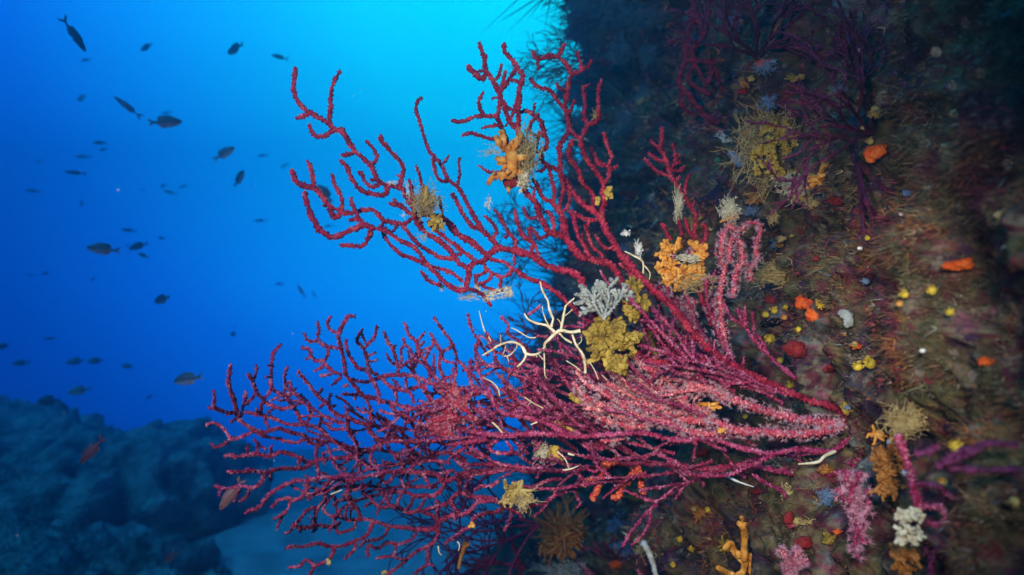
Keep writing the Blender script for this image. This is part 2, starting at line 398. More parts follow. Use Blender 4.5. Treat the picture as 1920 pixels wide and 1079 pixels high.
for k in NP.choice(edge, 1800):                            # longer shaggy sprays where the cliff turns away
    p = WV[k]; nn = WN[k] + NP.normal(size=3) * .35; c = np.array((.05, .055, .04)) * (.5 + 1.6 * NP.rand()); L = .025 + .085 * NP.rand() ** 4; v = []; f = []
    for a in range(7):
        o = NP.normal(size=3) * .8; q = p + (nn + o) * L * .5; e_ = q + (nn + o * 2.4) * L * .5; g = np.cross(nn + o, (.2, .9, .3)); g = g / np.linalg.norm(g) * .0035; m_ = len(v)
        v += [p + g, p - g, q + g * .8, q - g * .8, e_]; f += [(m_, m_ + 1, m_ + 3, m_ + 2), (m_ + 2, m_ + 3, m_ + 4)]
    tf.add(v, f, c)
tag(tf.build("edge_growth", M['turf'], smooth=False, color=True), "ragged dark fringe of growth along the far edge of the cliff", "turf", kind="stuff")

# ------------------------------------------------------------ seabed and the rock across the water
gx = np.linspace(-1, 1, 260); gx = 12 * np.sign(gx) * np.abs(gx) ** 1.5 - 1.5
gy = 1.0 + 17.5 * np.linspace(0, 1, 220) ** 1.6
GX, GY = np.meshgrid(gx, gy, indexing='ij')
base = np.stack([GX, GY, 0 * GX], -1)
GZ = -2.25 - .20 * np.clip(GY - 7.5, 0, 30) + .12 * fbm(base, .8, 3, 4) + .03 * fbm(base, 4, 3, 8)
GZ = np.where(GY > 0, GZ, GZ)
gp = np.stack([GX, GY, GZ], -1).reshape(-1, 3)
ii = np.arange(GX.size).reshape(GX.shape)
mb = MB(); mb.v = [gp]; mb.n = len(gp); mb.c = [np.ones((len(gp), 3))]
mb.f = [tuple(r) for r in np.stack([ii[:-1, :-1], ii[1:, :-1], ii[1:, 1:], ii[:-1, 1:]], -1).reshape(-1, 4).tolist()]
M['sand'] = mat("sand", [(.3, (.36, .35, .30)), (.5, (.60, .58, .50)), (.7, (.74, .71, .62))], 3, .9, bump=.5, bscale=25, dist=.02)
M['rock'] = mat("weedy_rock", [(.3, (.035, .045, .035)), (.5, (.28, .31, .26)), (.7, (.55, .57, .48))], 5, .9, bump=.9, bscale=22, dist=.05, detail=6)
sb = mb.build("seabed", M['sand']); sb["kind"] = "structure"

def outcrop(name, c, r, seed, cave=None, flat=.25):
    mb = MB(); n1, n2 = 300, 190
    a = np.linspace(0, 2 * np.pi, n1, endpoint=False); e = np.linspace(-.5, .5, n2) * np.pi
    A, E = np.meshgrid(a, e, indexing='ij')
    ce = np.sign(np.cos(E)) * np.abs(np.cos(E)) ** .55; se = np.sign(np.sin(E)) * np.abs(np.sin(E)) ** .5
    d = np.stack([np.cos(A) * ce, np.sin(A) * ce, se], -1)
    p = d * np.asarray(r)
    nn = d / (np.linalg.norm(d, axis=-1)[..., None] + 1e-9)
    hh = .20 * fbm(p + seed, 1.1, 2, seed) + .22 * np.abs(fbm(p + seed, 2.4, 3, seed + 1)) + .06 * fbm(p, 8, 3, seed + 2) + .02 * fbm(p, 25, 2, seed + 3)
    p = p + nn * hh[..., None]
    if cave is not None:
        for (cx, cy_, cz, cr_, dep) in cave:
            g = np.exp(-(((p[..., 0] - cx) / cr_[0]) ** 2 + ((p[..., 1] - cy_) / cr_[1]) ** 2 + ((p[..., 2] - cz) / cr_[2]) ** 2))
            p = p + np.array([0, 1, 0]) * (g * dep)[..., None]
    p = (p + np.asarray(c)).reshape(-1, 3)
    ii = np.arange(n1 * n2).reshape(n1, n2); jj = np.roll(ii, -1, axis=0)
    mb.v = [p]; mb.n = len(p); mb.c = [np.ones((len(p), 3))]
    mb.f = [tuple(x) for x in np.stack([ii[:, :-1], jj[:, :-1], jj[:, 1:], ii[:, 1:]], -1).reshape(-1, 4).tolist()]
    o = mb.build(name, M['rock']); o["kind"] = "structure"
    return p, nn.reshape(-1, 3)
rp, rn = outcrop("rock_outcrop", (-5.35, 6.6, -2.40), (2.75, 1.3, .98), 3, cave=[(1.4, -1.1, -.10, (.85, 1.0, .30), 2.4), (.1, -1.1, -.2, (.8, 1.0, .30), 2.0)])
rp2, rn2 = outcrop("rock_outcrop", (-3.35, 5.0, -2.4), (1.3, .6, .42), 12)
# weed on the rock: a fringe of fine growth along its top
rw = MB()
for pp, nn in ((rp, rn), (rp2, rn2)):
    okk = np.where((nn[:, 2] > -.2) & (nn[:, 1] < .35))[0]
    for k in NP.choice(okk, 9000):
        p = pp[k]; n_ = nn[k]; s = .009 + .018 * NP.rand() ** 2
        v = []; f = []
        for a in range(4):
            o = NP.normal(size=3); o /= np.linalg.norm(o); g = np.cross(o, n_); L = s * (.6 + NP.rand()); m_ = len(v)
            v += [p + g * s * .12, p - g * s * .12, p + n_ * L * .8 + np.array([0, 0, .5]) * L + o * L * .5]; f += [(m_, m_ + 1, m_ + 2)]
        rw.add(v, f, np.array((.15, .17, .13)) * (.5 + 1.0 * NP.rand()))
tag(rw.build("rock_weed", M['turf'], smooth=False, color=True), "fine dark weed growing over the distant blue rock", "seaweed", kind="stuff")

# ------------------------------------------------------------ the water itself: one even box of haze round everything
hz = MB()
x0, x1, y0, y1, z0, z1 = -14, 11, -2.5, 19, -7.2, 3.9
hz.add([(x0, y0, z0), (x1, y0, z0), (x1, y1, z0), (x0, y1, z0), (x0, y0, z1), (x1, y0, z1), (x1, y1, z1), (x0, y1, z1)],
       [(0, 3, 2, 1), (4, 5, 6, 7), (0, 1, 5, 4), (1, 2, 6, 5), (2, 3, 7, 6), (3, 0, 4, 7)])
hm = bpy.data.materials.new("blue_water"); hm.use_nodes = True; n = hm.node_tree.nodes; n.clear()
vo = n.new("ShaderNodeVolumePrincipled"); mo = n.new("ShaderNodeOutputMaterial"); hm.node_tree.links.new(vo.outputs[0], mo.inputs['Volume'])
vo.inputs['Color'].default_value = (.04, .54, .97, 1); vo.inputs['Density'].default_value = .118; vo.inputs['Anisotropy'].default_value = .80
vo.inputs['Density Attribute'].default_value = ""; vo.inputs['Absorption Color'].default_value = (0, 0, 0, 1)
try: hm.cycles.homogeneous_volume = True
except Exception: pass
ho = hz.build("haze", hm, smooth=False); ho["kind"] = "stuff"
# ------------------------------------------------------------ branching colonies
ORG = {'O': (0, 0, 1), 'P1': (540, 100, 6), 'P2': (540, 270, 6), 'P3': (700, 400, 6), 'P4': (830, 70, 6), 'P5': (860, 230, 6), 'P6': (960, 380, 6),
       'P7': (1100, 180, 6), 'P8': (1160, 360, 6), 'Q1': (380, 620, 6), 'Q2': (540, 580, 6), 'Q3': (380, 780, 6), 'Q4': (640, 740, 6),
       'Q5': (520, 899, 6), 'Q6': (780, 899, 6), 'Q7': (860, 580, 6), 'Q8': (860, 740, 6), 'C2': (520, 50, 3), 'C6': (1000, 560, 3),
       'C7': (1000, 280, 3), 'C8': (1000, 0, 3), 'D3': (1280, 719, 3), 'D4': (900, 719, 3)}
def parse(txt):
    """'Q1 8 6: x y x y' = one branch from base to tip, widths at base and tip"""
    out = []
    for line in txt.replace(';', '\n').split('\n'):
        line = line.strip()
        if not line: continue
        hd, nums = line.split(':'); hd = hd.split()
        ox, oy, k = ORG[hd[0]]; w0 = float(hd[1]); w1 = float(hd[2]) if len(hd) > 2 else w0 * .85
        a = np.array([float(t) for t in nums.split()]).reshape(-1, 2) / k + (ox, oy)
        out.append((a, w0, w1))
    return out

def plane(x0, d0, x1, d1, ky=0.0, yc_=540, wob=.02, seed=1):
    def f(x, y):
        q = np.stack([np.asarray(x, float) / 160., np.asarray(y, float) / 160., 0 * np.asarray(x, float)], -1)
        return np.interp(x, [x0, x1], [d0, d1]) + ky * (np.asarray(y, float) - yc_) / 500. + wob * vnoise(q, seed)
    return f

def colony(name, label, cat, root, limbs, dfun, m, group=None, jit=.05, step=1.9, sides=7, knob=.55, spike=(2.2, .0026), polyps=None, seed=0,
           flat=1.0, snap=16, part='branch', pm=None, root_d=None, thin=1.0):
    """limbs: list of lists of (polyline px, w0, w1); each limb is one part"""
    rnd = random.Random(seed)
    grid = []                                            # [px, py, depth] of what stands already
    rd = root_d if root_d is not None else float(dfun(np.array([root[0]]), np.array([root[1]]))[0])
    base = P(np.array([root[0]]), np.array([root[1]]), np.array([rd]))[0]
    e = empty(name, base); tag(e, label, cat, group)
    grid.append(np.array([[root[0], root[1], rd]]))
    for li, item in enumerate(limbs):
        pname, lines, pol = part, item, polyps
        if isinstance(item, tuple): pname, lines, pol = item[0], item[1], (item[2] if len(item) > 2 else polyps)
        mb = MB(); pb = MB()
        for (a, w0, w1) in lines:
            c = catmull(a, step)
            n = len(c); L = np.linalg.norm(np.diff(c, axis=0), axis=1).sum()
            s = np.linspace(0, 1, n)
            d = dfun(c[:, 0], c[:, 1])
            G = np.concatenate(grid); dd = np.hypot(G[:, 0] - c[0, 0], G[:, 1] - c[0, 1]); k = dd.argmin()
            off = (G[k, 2] - d[0]) if dd[k] < snap else 0
            amp = rnd.uniform(-1, 1) * jit * min(L, 160) / 160
            d = d + off * (1 - s) ** 1.2 + amp * s
            c = c + NP.normal(size=c.shape) * .12
            w = (w0 + (w1 - w0) * s ** .8)
            if n > 6: w = w * (1 + .10 * np.interp(np.arange(n), np.arange(0, n + 5, 5), NP.normal(size=len(np.arange(0, n + 5, 5)))))
            p3 = P(c[:, 0], c[:, 1], d); r = w / 2 * d / F * thin
            w_tip = np.minimum(1, .75 + .25 * (n - 1 - np.arange(n)) / 3.); r = r * w_tip
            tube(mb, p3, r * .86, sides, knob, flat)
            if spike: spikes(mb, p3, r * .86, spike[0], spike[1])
            if pol: star_polyps(pb, p3, r, pol[0] * L / 10, pol[1])
            grid.append(np.c_[c, d])
        if mb.n:
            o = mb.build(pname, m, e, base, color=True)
            if pb.n: pb.build("polyps", pm or M['polyp'], o, base, smooth=False)
    return e

# ---- the tall crimson colony that reaches up and left into open water
A = []
A.append(('stem', parse("""O 13 13: 1612 830 1606 800 1567 766 1520 752 1467 730 1417 707 1367 683 1333 655 1300 625 1265 580 1243 560
O 14 14: 1367 683 1300 672 1240 636 1195 572 1163 525
O 14 14: 1300 672 1230 680 1160 640 1110 582 1087 520
O 10 10: 1160 640 1100 600 1050 555 1012 528""")))
A.append(parse("""P6 15 13: 1700 1079 1600 990 1480 890 1400 790 1300 670 1200 560 1130 430 1060 310 1000 170
P5 11 9: 1600 1060 1620 960 1640 870 1620 780 1630 700 1590 620 1540 540 1470 460 1410 360 1380 250 1370 190
P5 8: 1370 190 1300 130 1260 70 1240 10
P4 8: 1550 1140 1610 1040 1630 990 1590 900 1600 790 1600 680 1580 600 1600 550 1640 540
P4 8: 1630 985 1720 950 1760 890 1755 800 1750 690 1760 580 1790 480
P5 7: 1620 690 1660 650 1690 590 1690 480 1720 390 1690 310 1660 220 1630 110
P5 8: 1680 490 1600 470 1550 430 1510 340 1490 270
P5 5: 1690 560 1740 520 1785 490
P5 11 9: 1590 1060 1500 990 1400 920 1320 830 1240 740 1190 630 1140 560 1150 480 1140 380 1130 290 1160 220 1210 150 1245 70 1240 0
P4 9 8: 1430 1020 1410 920 1390 840 1370 790 1390 700 1400 600 1420 510 1445 430 1430 370 1390 300 1330 250 1270 220 1190 215 1120 240 1060 240 1030 210 1020 160
P4 5: 1070 245 1075 310 1075 375; P4 8: 1300 220 1330 160 1375 75; P4 8: 1450 420 1530 390 1600 350 1650 310 1670 260
P4 7: 1560 370 1555 300 1530 220 1515 165; P4 6: 1400 620 1340 590 1300 560 1285 515
P4 8: 1370 790 1310 740 1250 660 1210 600 1130 580 1060 550 1010 500 980 465; P4 8: 1400 870 1440 820 1470 750 1485 710
P5 9 8: 1500 985 1520 900 1490 780 1430 730 1385 660 1355 560 1310 480 1250 410 1235 330 1260 250 1285 190
P6 8 7: 960 190 900 200 830 190 740 150 670 110 650 90; P6 6: 870 200 850 260 850 340 880 440 910 510 970 550 1015 600 1020 650
P6 5: 850 330 830 290 810 255; P6 8: 650 90 690 160 710 240 730 340 770 420 810 490 840 560 870 600
P6 6: 870 600 840 520 800 440 780 360; P6 6: 1130 500 1070 520 1010 480 970 420 935 365; P6 6: 1400 850 1330 810 1280 740 1210 690"""))
A.append(parse("""P6 15 12: 1220 870 1170 780 1110 700 1010 670 900 640 790 610 720 560 660 470 610 400 590 300 580 200 550 120
P5 10 7: 1160 1030 1100 960 1050 900 960 860 910 770 870 690 830 630; P5 7: 1065 890 1078 780 1060 700 1035 600 1005 490
P5 7: 1130 980 1140 900 1170 800 1180 720 1150 640 1140 570; P5 7: 1160 1010 1230 950 1250 870 1240 760
P5 9 8: 1140 550 1070 515 1000 485 950 440 930 380 935 310 980 290 995 220 970 130 940 40 920 0
P4 8: 1140 1070 1115 960 1050 900 990 850 930 830 870 840; P4 5: 1015 850 1030 800 1030 745; P4 6: 1050 900 1075 860; P4 6: 1045 910 990 970 970 1040 940 1079
P5 6: 960 150 900 150 830 130 800 90 820 0; P5 6: 920 100 890 200 875 290; P5 5: 980 500 940 540 890 550; P5 5: 920 340 870 330
P6 11 10: 580 380 480 350 410 330 360 240 310 140 280 60 260 0
P5 11 9: 900 1000 870 900 770 800 720 680 690 500 680 300 670 150 660 50 650 0
P4 10 8: 850 1079 855 1000 850 900 850 800 870 700 860 600 880 520 900 450 870 380 830 320 770 240 710 180 690 130 695 65
P4 9 8: 830 1040 760 950 710 850 690 760 650 680 630 620 590 540 540 450 490 390 470 330 475 240 440 160 410 60
P4 4: 480 380 420 380 370 390; P4 9 12: 490 430 450 470 390 430 330 380 290 330; P4 8: 640 620 690 560 740 480 800 400 840 340
P4 7: 650 600 680 500 710 380; P4 6: 750 480 820 490 880 530; P4 6: 590 480 640 410 655 300; P4 4: 630 680 590 685 555 690
P4 8: 650 720 630 830 610 890 540 890 480 890 380 890 280 930 190 950 100 940; P4 7: 480 880 430 830 410 740 430 660 460 620
P4 9: 610 890 640 960 670 1030; P4 7: 630 990 550 1000 440 1020; P4 4: 750 950 690 1010; P4 7: 810 800 830 710 850 640
P4 6: 700 770 770 810 840 830; P4 6: 760 940 790 850 830 840; P5 9: 720 680 600 500 540 210 500 100 460 0
P5 8: 540 210 420 190 330 180 220 140 120 120 40 155; P5 4: 560 540 370 560 300 540 230 480; P5 4: 850 850 840 820 850 760 810 715
P6 6: 280 170 200 180 160 140 130 50; P6 7: 460 330 470 250 430 130 380 90; P6 6: 400 350 370 390 300 400 260 330 200 280"""))
A.append(parse("""P6 15 12: 770 830 720 810 630 770 540 760 440 730 350 690 260 630 190 580 100 560 0 550
P6 7: 220 570 225 470 210 380 190 290; P6 7: 220 440 140 390 80 290 50 180 30 80; P6 6: 310 660 280 540 240 440
P3 12 11: 1700 460 1600 420 1500 410 1430 390 1380 410 1310 460 1240 440 1180 390 1100 320 1000 270 930 220 880 150 820 80
P2 10: 1900 1020 1820 910 1740 840 1640 810 1560 800 1450 790
P3 10 9: 1280 470 1240 540 1160 550 1110 580 1075 640 1070 720 1050 800 1040 860 990 880
P3 10: 1060 620 1030 600 960 560 930 510 870 430 780 340 690 280 620 240 560 190 520 120 470 50
P2 10 6: 1500 970 1460 900 1420 800 1410 700 1400 600 1390 540 1380 470 1360 405
P3 8: 930 515 850 510 750 500 680 460 600 410 540 380 480 320 420 250 370 190 320 140
P3 8: 1130 530 1080 480 1000 430 940 370 850 310 780 250 720 210 660 150 620 80; P3 6: 990 450 930 480; P3 5: 1080 480 1070 440
P3 7: 1300 500 1370 530 1450 545 1510 570 1550 620; P3 5: 1560 620 1590 560 1580 480
P3 10 8: 1870 770 1760 740 1680 700 1620 650 1560 640; P3 7 5: 1560 640 1530 690 1440 720 1360 680 1290 650 1260 600 1240 560
P3 6: 1270 650 1220 690 1160 710 1130 690; P3 7: 1340 690 1300 750 1230 790 1180 800; P3 7: 1440 720 1430 790 1430 870
P3 6: 1160 710 1160 780 1220 810 1300 850 1400 890; P3 7: 1040 860 1100 860 1180 890 1250 940 1300 1000 1320 1050
P3 9: 990 870 930 860 860 820 790 770 740 710 680 650 630 600 580 540 530 470 480 400 400 350 300 310 220 250 150 200 80 180 20 170
P3 7: 1000 770 950 720 880 670 800 640 720 620 650 590; P3 8: 610 590 540 550 460 520 390 490 320 470 260 420 200 370 160 310 110 230 100 190
P3 8: 750 800 680 790 610 750 560 690 530 650; P3 6: 870 830 800 760
P2 11 10: 960 960 880 910 810 930 740 960 660 990 590 1030 500 1050 410 1010 350 950 290 860 240 770 210 650 190 540
P2 9 7: 900 930 820 870 780 800 740 720 700 610; P2 8: 770 840 700 860; P2 8: 930 960 920 1030 880 1079
O 8: 697 425 692 445 680 461 660 461 637 460
P2 9: 1450 800 1380 850 1310 900 1200 890 1110 870 1050 840 1010 790 960 750 880 745 800 755 720 780 630 780 600 760
P2 9 10: 600 770 560 820 510 820 480 760 450 680 390 600 330 530 280 490 200 480 130 450 80 400 55 340 45 290
P2 8: 600 760 610 660 590 570 540 490 510 420 495 340; P2 8: 590 750 520 730 460 690; P2 8: 290 480 280 400 265 300 240 230 215 185
P2 6: 430 700 395 695; P2 5: 360 970 320 990; P2 6: 1080 870 1060 920 1030 960; P2 5: 1220 890 1210 950 1170 990 1150 1000; P2 5: 1100 960 1110 940"""))
A.append(parse("""P2 10: 1500 900 1450 820 1400 700 1330 600 1280 500 1200 480 1120 470 1050 440 1000 400 960 300 910 220 830 150 750 80 690 0
P1 10 8: 740 1070 690 1010 640 930 600 870 520 860 460 790 370 740 260 680 180 620 110 540 65 430 70 330 75 240 85 160
P1 8: 460 780 475 680 480 560 480 450 510 340 550 260 590 200; P1 8: 240 690 170 710 90 735; P1 9: 500 870 430 920 330 940 280 900 250 840 240 800
P1 8: 600 870 615 850; P2 8: 730 100 670 120 600 130; P2 7 6: 940 235 990 190 1000 130 960 60 910 0 875 -30
P2 8 7: 1260 490 1270 400 1300 300 1280 220 1220 150 1160 100 1110 30 1050 -30 1040 -100; P2 6: 1270 370 1230 350
P2 9: 1120 480 1110 550 1060 580 980 570 900 550 820 520 770 470 720 400 690 320 650 240 580 185
P2 8 6: 1030 460 960 485 900 460 860 410 830 350 795 310; P2 5: 980 410 920 405
P2 10 9: 1450 820 1390 790 1320 740 1250 690 1140 675; P2 8: 1210 680 1195 620; P2 5: 1750 840 1730 760 1710 650 1700 590
P2 6: 1560 800 1530 540 1500 440 1480 340 1435 250"""))
A.append(parse("""P3 11 9: 1430 390 1400 380 1330 290 1230 200 1180 120 1140 50 1110 0
C2 8 6: 1110 1079 1070 1000 1020 910 960 860 930 790 890 740 850 690 820 600 800 530 780 470 790 420 815 400
C2 7: 960 865 920 870 890 830 880 770 870 740; C2 5: 1015 890 1025 830 1020 740; C2 4: 935 770 965 725
P3 8: 1180 170 1110 150 1060 80 1000 0 ; O 8: 866 400 860 385 848 363; P3 6: 1350 270 1390 220 1370 150 1310 80 1245 30
P3 7 5: 1610 410 1590 300 1530 230 1480 140 1430 50 1390 0 1350 -40; P3 6: 1510 260 1480 270"""))
def dA(x, y):
    x = np.asarray(x, float); y = np.asarray(y, float); q = np.stack([x / 160., y / 160., 0 * x], -1)
    return np.interp(x, [540, 1250, 1450, 1610], [.98, 1.04, 1.03, .955]) - .03 * (y - 540) / 500 * (x < 1300) + .02 * vnoise(q, 5) * (x < 1500)
colony("sea_fan", "tall crimson sea fan reaching up and left into open blue water", "sea fan", (1612, 830), A, dA, M['crimson'], jit=.06, seed=3, thin=.93)

# ---- the spreading magenta colony below it
B = []
B.append(('stem', parse("""O 12 10: 1600 880 1615 850 1606 815 1560 846 1500 843 1440 850 1380 838 1330 822 1270 826 1200 812 1100 818 1007 813
O 12 10: 1585 885 1540 890 1470 885 1400 872 1320 880 1260 872 1180 870 1090 880"""))) 
B.append(parse("""Q8 11: 880 440 700 450 500 475 300 440
Q4 10 8: 1640 460 1520 420 1420 410 1320 380 1230 330 1140 270 1060 230 940 200 800 160 700 140 600 105 520 90 450 70 360 40 270 20 200 0
Q2 8 7: 1000 1010 900 990 820 950 770 880 700 800 650 730 640 650 620 540 590 420 565 300 600 210 640 140 680 75 750 80
Q2 6: 570 265 490 240 440 180 460 120 490 80; Q2 7: 570 440 470 430 400 400 340 340 345 240 335 140; Q2 6: 340 360 240 360 200 320 180 275
Q2 6: 455 440 440 520 400 590; Q2 7 6: 600 740 500 700 420 620 390 580 310 580 260 520 245 450 150 435; Q2 5: 260 540 200 560; Q2 5: 400 640 310 690
Q2 5: 510 720 440 740 360 755; Q2 5: 590 770 500 850; Q2 6: 680 850 620 870; Q2 5: 790 960 700 960 600 950; Q2 4: 760 960 750 1020"""))
B.append(parse("""Q8 10 9: 1280 480 1150 420 1000 330 880 290 740 250 600 230 500 210 430 140 370 30; Q7 9: 350 980 280 930 150 930 0 880
Q2 10 7: 1900 870 1700 850 1550 810 1440 760 1300 740 1150 745 1040 770 950 800 850 820 760 800 700 790
Q2 7: 1000 740 920 680 890 580 860 470 830 420 780 370 790 310 840 220; Q2 6: 860 440 920 380 980 300 995 190; Q2 4: 880 390 840 310 830 260
Q2 7: 890 680 800 670 740 600 690 520 660 430 650 340; Q2 4: 890 580 930 590 1000 570; Q2 4: 890 510 940 510 980 490
Q2 7: 890 700 940 790 990 870 1020 960 1030 1060; Q2 7: 1240 740 1240 660 1210 550 1180 460 1120 360 1080 250; Q2 5: 1190 430 1210 400
Q2 6: 1260 660 1280 560 1270 460 1310 390 1290 330; Q2 5: 1200 620 1140 570 1110 500
Q2 7: 1600 790 1600 680 1550 590 1490 520 1460 430 1440 360 1370 300 1310 150; Q2 5: 1460 380 1510 290 1540 265
Q2 6: 1540 560 1600 450 1640 350 1600 270; Q2 6: 1640 360 1690 430 1730 500 1760 580 1900 610; Q2 6: 1740 480 1840 410 1820 340 1760 270 1700 180 1640 85
Q2 6: 1840 380 1880 480 1900 580; Q2 6: 1560 600 1460 590 1380 580 1300 630 1240 640; Q2 5: 1330 400 1390 480 1400 560
Q2 8: 1540 850 1420 890 1300 910 1180 880 1100 830 1060 780; Q2 8: 1190 900 1220 980 1230 1070; Q2 6: 1180 790 1240 870 1290 910
Q2 5: 1330 780 1330 880; Q2 6: 1290 910 1380 950 1420 1060; Q2 6: 1700 850 1760 780 1880 740 1890 620; Q2 5: 1650 800 1640 640 1640 500
Q2 6: 1760 780 1700 640 1720 500 1690 400; Q2 6: 1540 850 1560 960 1620 1060; Q2 6: 1640 880 1740 950 1820 1000"""))
B.append(parse("""Q4 9: 1640 500 1500 530 1300 550 1180 560 1050 530 900 520 740 530 580 520 470 530 400 580 330 630 250 650 170 660 60 600 0 580
Q3 8: 1640 360 1560 320 1440 275 1380 200 1300 140 1200 110 1120 60
Q1 8 6: 1110 1030 1080 960 1040 880 980 800 900 730 830 690 770 630 770 500 780 380 790 270 840 200 880 150
Q1 7: 1110 1040 1020 1060 900 1040 850 1010 740 970 640 950 560 930 480 920 440 930 460 830 490 690; Q1 6: 460 850 540 780 590 710
Q1 8 7: 440 940 400 970 380 890 350 780 310 660 290 580 300 480 320 380; Q1 7: 380 930 280 930 200 900 130 860 130 760 120 670; Q1 5: 130 870 60 870
Q1 6: 400 980 320 1020; Q1 7: 650 930 660 830 690 780 640 740 600 680 560 570 510 490; Q1 6: 560 560 600 480 605 390; Q1 6: 690 770 750 700 770 630
Q1 8: 690 800 790 850 880 880 960 870 1030 860; Q1 5: 1040 860 1110 780 1110 720; Q1 4: 1100 790 1160 785; Q1 6: 900 720 940 640 920 520 950 410
Q1 4: 940 600 990 590; Q1 6: 950 750 1000 710 1050 650; Q1 5: 720 950 780 880; Q1 5: 760 390 730 395; Q1 5: 750 520 710 530; Q1 5: 700 980 740 1079
Q1 5: 640 940 600 880; Q1 5: 1180 1030 1210 940 1190 860; Q1 4: 1210 950 1240 930; Q1 5: 1310 1070 1340 960; Q1 5: 1340 1020 1400 1050 1480 1030
Q3 7: 410 50 410 40 400 0 ; Q3 6: 1730 200 1640 150 1560 150 1450 150 1400 100 1340 60"""))
B.append(parse("""Q4 8: 600 520 470 530 420 500 340 440 290 350 200 310 110 280 40 250 0 250
Q1 8 6: 1900 1060 1780 1040 1650 990 1560 970 1480 930 1430 870 1400 820 1330 770 1260 700 1190 600 1110 510 1070 450; Q1 5: 1300 720 1350 650
Q1 5: 1410 820 1440 710; Q1 5: 1350 830 1320 870; Q1 5: 1450 860 1490 840; Q1 5: 1640 980 1620 900 1600 850; Q1 6: 1640 980 1640 1079
Q4 8: 70 250 70 340 90 430 140 500 190 560; Q4 6: 310 430 320 300 330 180; Q4 5: 310 210 220 190 170 150; Q4 4: 330 190 350 165"""))
B.append(parse("""Q4 9: 330 630 200 620 100 600 30 585; Q3 8 7: 1570 320 1440 280 1340 320 1260 320 1190 290 1140 220 1040 200 950 170 860 140 780 160 690 190 590 160 540 140 470 90 410 40
Q3 7: 590 160 520 200 430 240 320 260 290 210 240 150 190 110 120 80 40 100; Q3 6: 310 260 260 310 190 340 130 350 90 310
Q3 7: 1140 270 1060 300 960 290 860 260 720 240 620 190; Q3 5: 700 30 740 130
Q3 9: 1730 410 1690 460 1560 475 1440 480 1320 490 1240 520 1160 520 1090 470 990 430 880 410 800 440 720 460 640 430 560 430 450 450 350 460 280 440 250 460
Q3 5: 620 420 610 310 580 270; Q3 4: 620 310 720 380; Q3 6: 770 420 770 340; Q3 5: 500 420 505 330
Q3 8: 1240 530 1160 580 1100 590 1000 590 880 590 800 610 730 640 640 630 540 610 440 630 280 630; Q3 7: 1080 580 1080 480
Q3 7: 700 660 660 740 610 790 540 810 440 790 340 800 240 820 180 800 130 790; Q3 6: 530 820 500 900 420 970; Q3 5: 200 830 180 900
Q3 5: 420 800 390 880 350 960; Q3 5: 750 650 770 740; Q3 6: 1280 500 1280 380 1320 230; Q3 7: 1270 510 1300 620 1290 700; Q3 4: 1360 470 1360 410; Q3 5: 1400 490 1360 540"""))
B.append(parse("""Q8 10 9: 1370 860 1180 860 1000 850 820 870 640 840 480 790 300 790 100 780 0 720
Q4 10 6: 1400 740 1280 680 1180 650 1050 660 950 620 860 560 760 500 690 440 600 380 560 330 500 290 420 240 400 200
Q4 8: 1050 680 940 740 800 770 720 760 640 710 560 650 520 580 500 540; Q4 8: 860 540 860 440 800 340 740 280 680 240 600 180 560 130
Q4 8: 870 330 940 380 1040 390 1130 410; Q4 8: 870 340 920 430 980 500; Q4 6: 800 320 800 200; Q4 6: 1140 430 1140 330
Q4 6: 1290 540 1280 450 1260 430; Q4 7: 1290 560 1240 610 1180 640; Q4 6: 590 520 560 420 520 330; Q4 6: 760 760 760 640 740 540"""))
B.append(parse("""Q4 10 9: 1900 830 1600 860 1450 870 1350 900 1230 960 1150 970 1100 930 1040 890 900 880 760 870 600 870 500 870 420 900 320 910 230 940 120 970 60 940
Q3 8: 1700 690 1600 660 1480 690 1340 690 1240 710 1150 730 1060 730 960 760 860 810 780 860 710 930 650 1010 590 1050 510 1070 490 1100
Q3 7: 1190 740 1170 830 1120 910 1040 950 960 930 880 940 820 980 780 1030; Q5 6: 170 240 150 250 120 330 60 390 0 430 -40 450; Q5 5: 60 400 20 500 0 560
Q3 6: 1340 640 1440 700; Q3 5: 1600 600 1560 580 1480 560; Q3 6: 1600 670 1640 780 1660 850 1620 900 1660 980 1740 1060
Q3 6: 1440 690 1380 800 1300 850 1260 780; Q3 5: 1380 860 1370 920 1400 980; Q4 7: 600 880 560 960 480 1000; Q4 6: 900 890 960 960 1000 1050
Q4 7: 760 870 800 800 900 770; Q4 6: 420 900 400 820 330 760 340 660; Q4 6: 230 930 200 820 260 720"""))
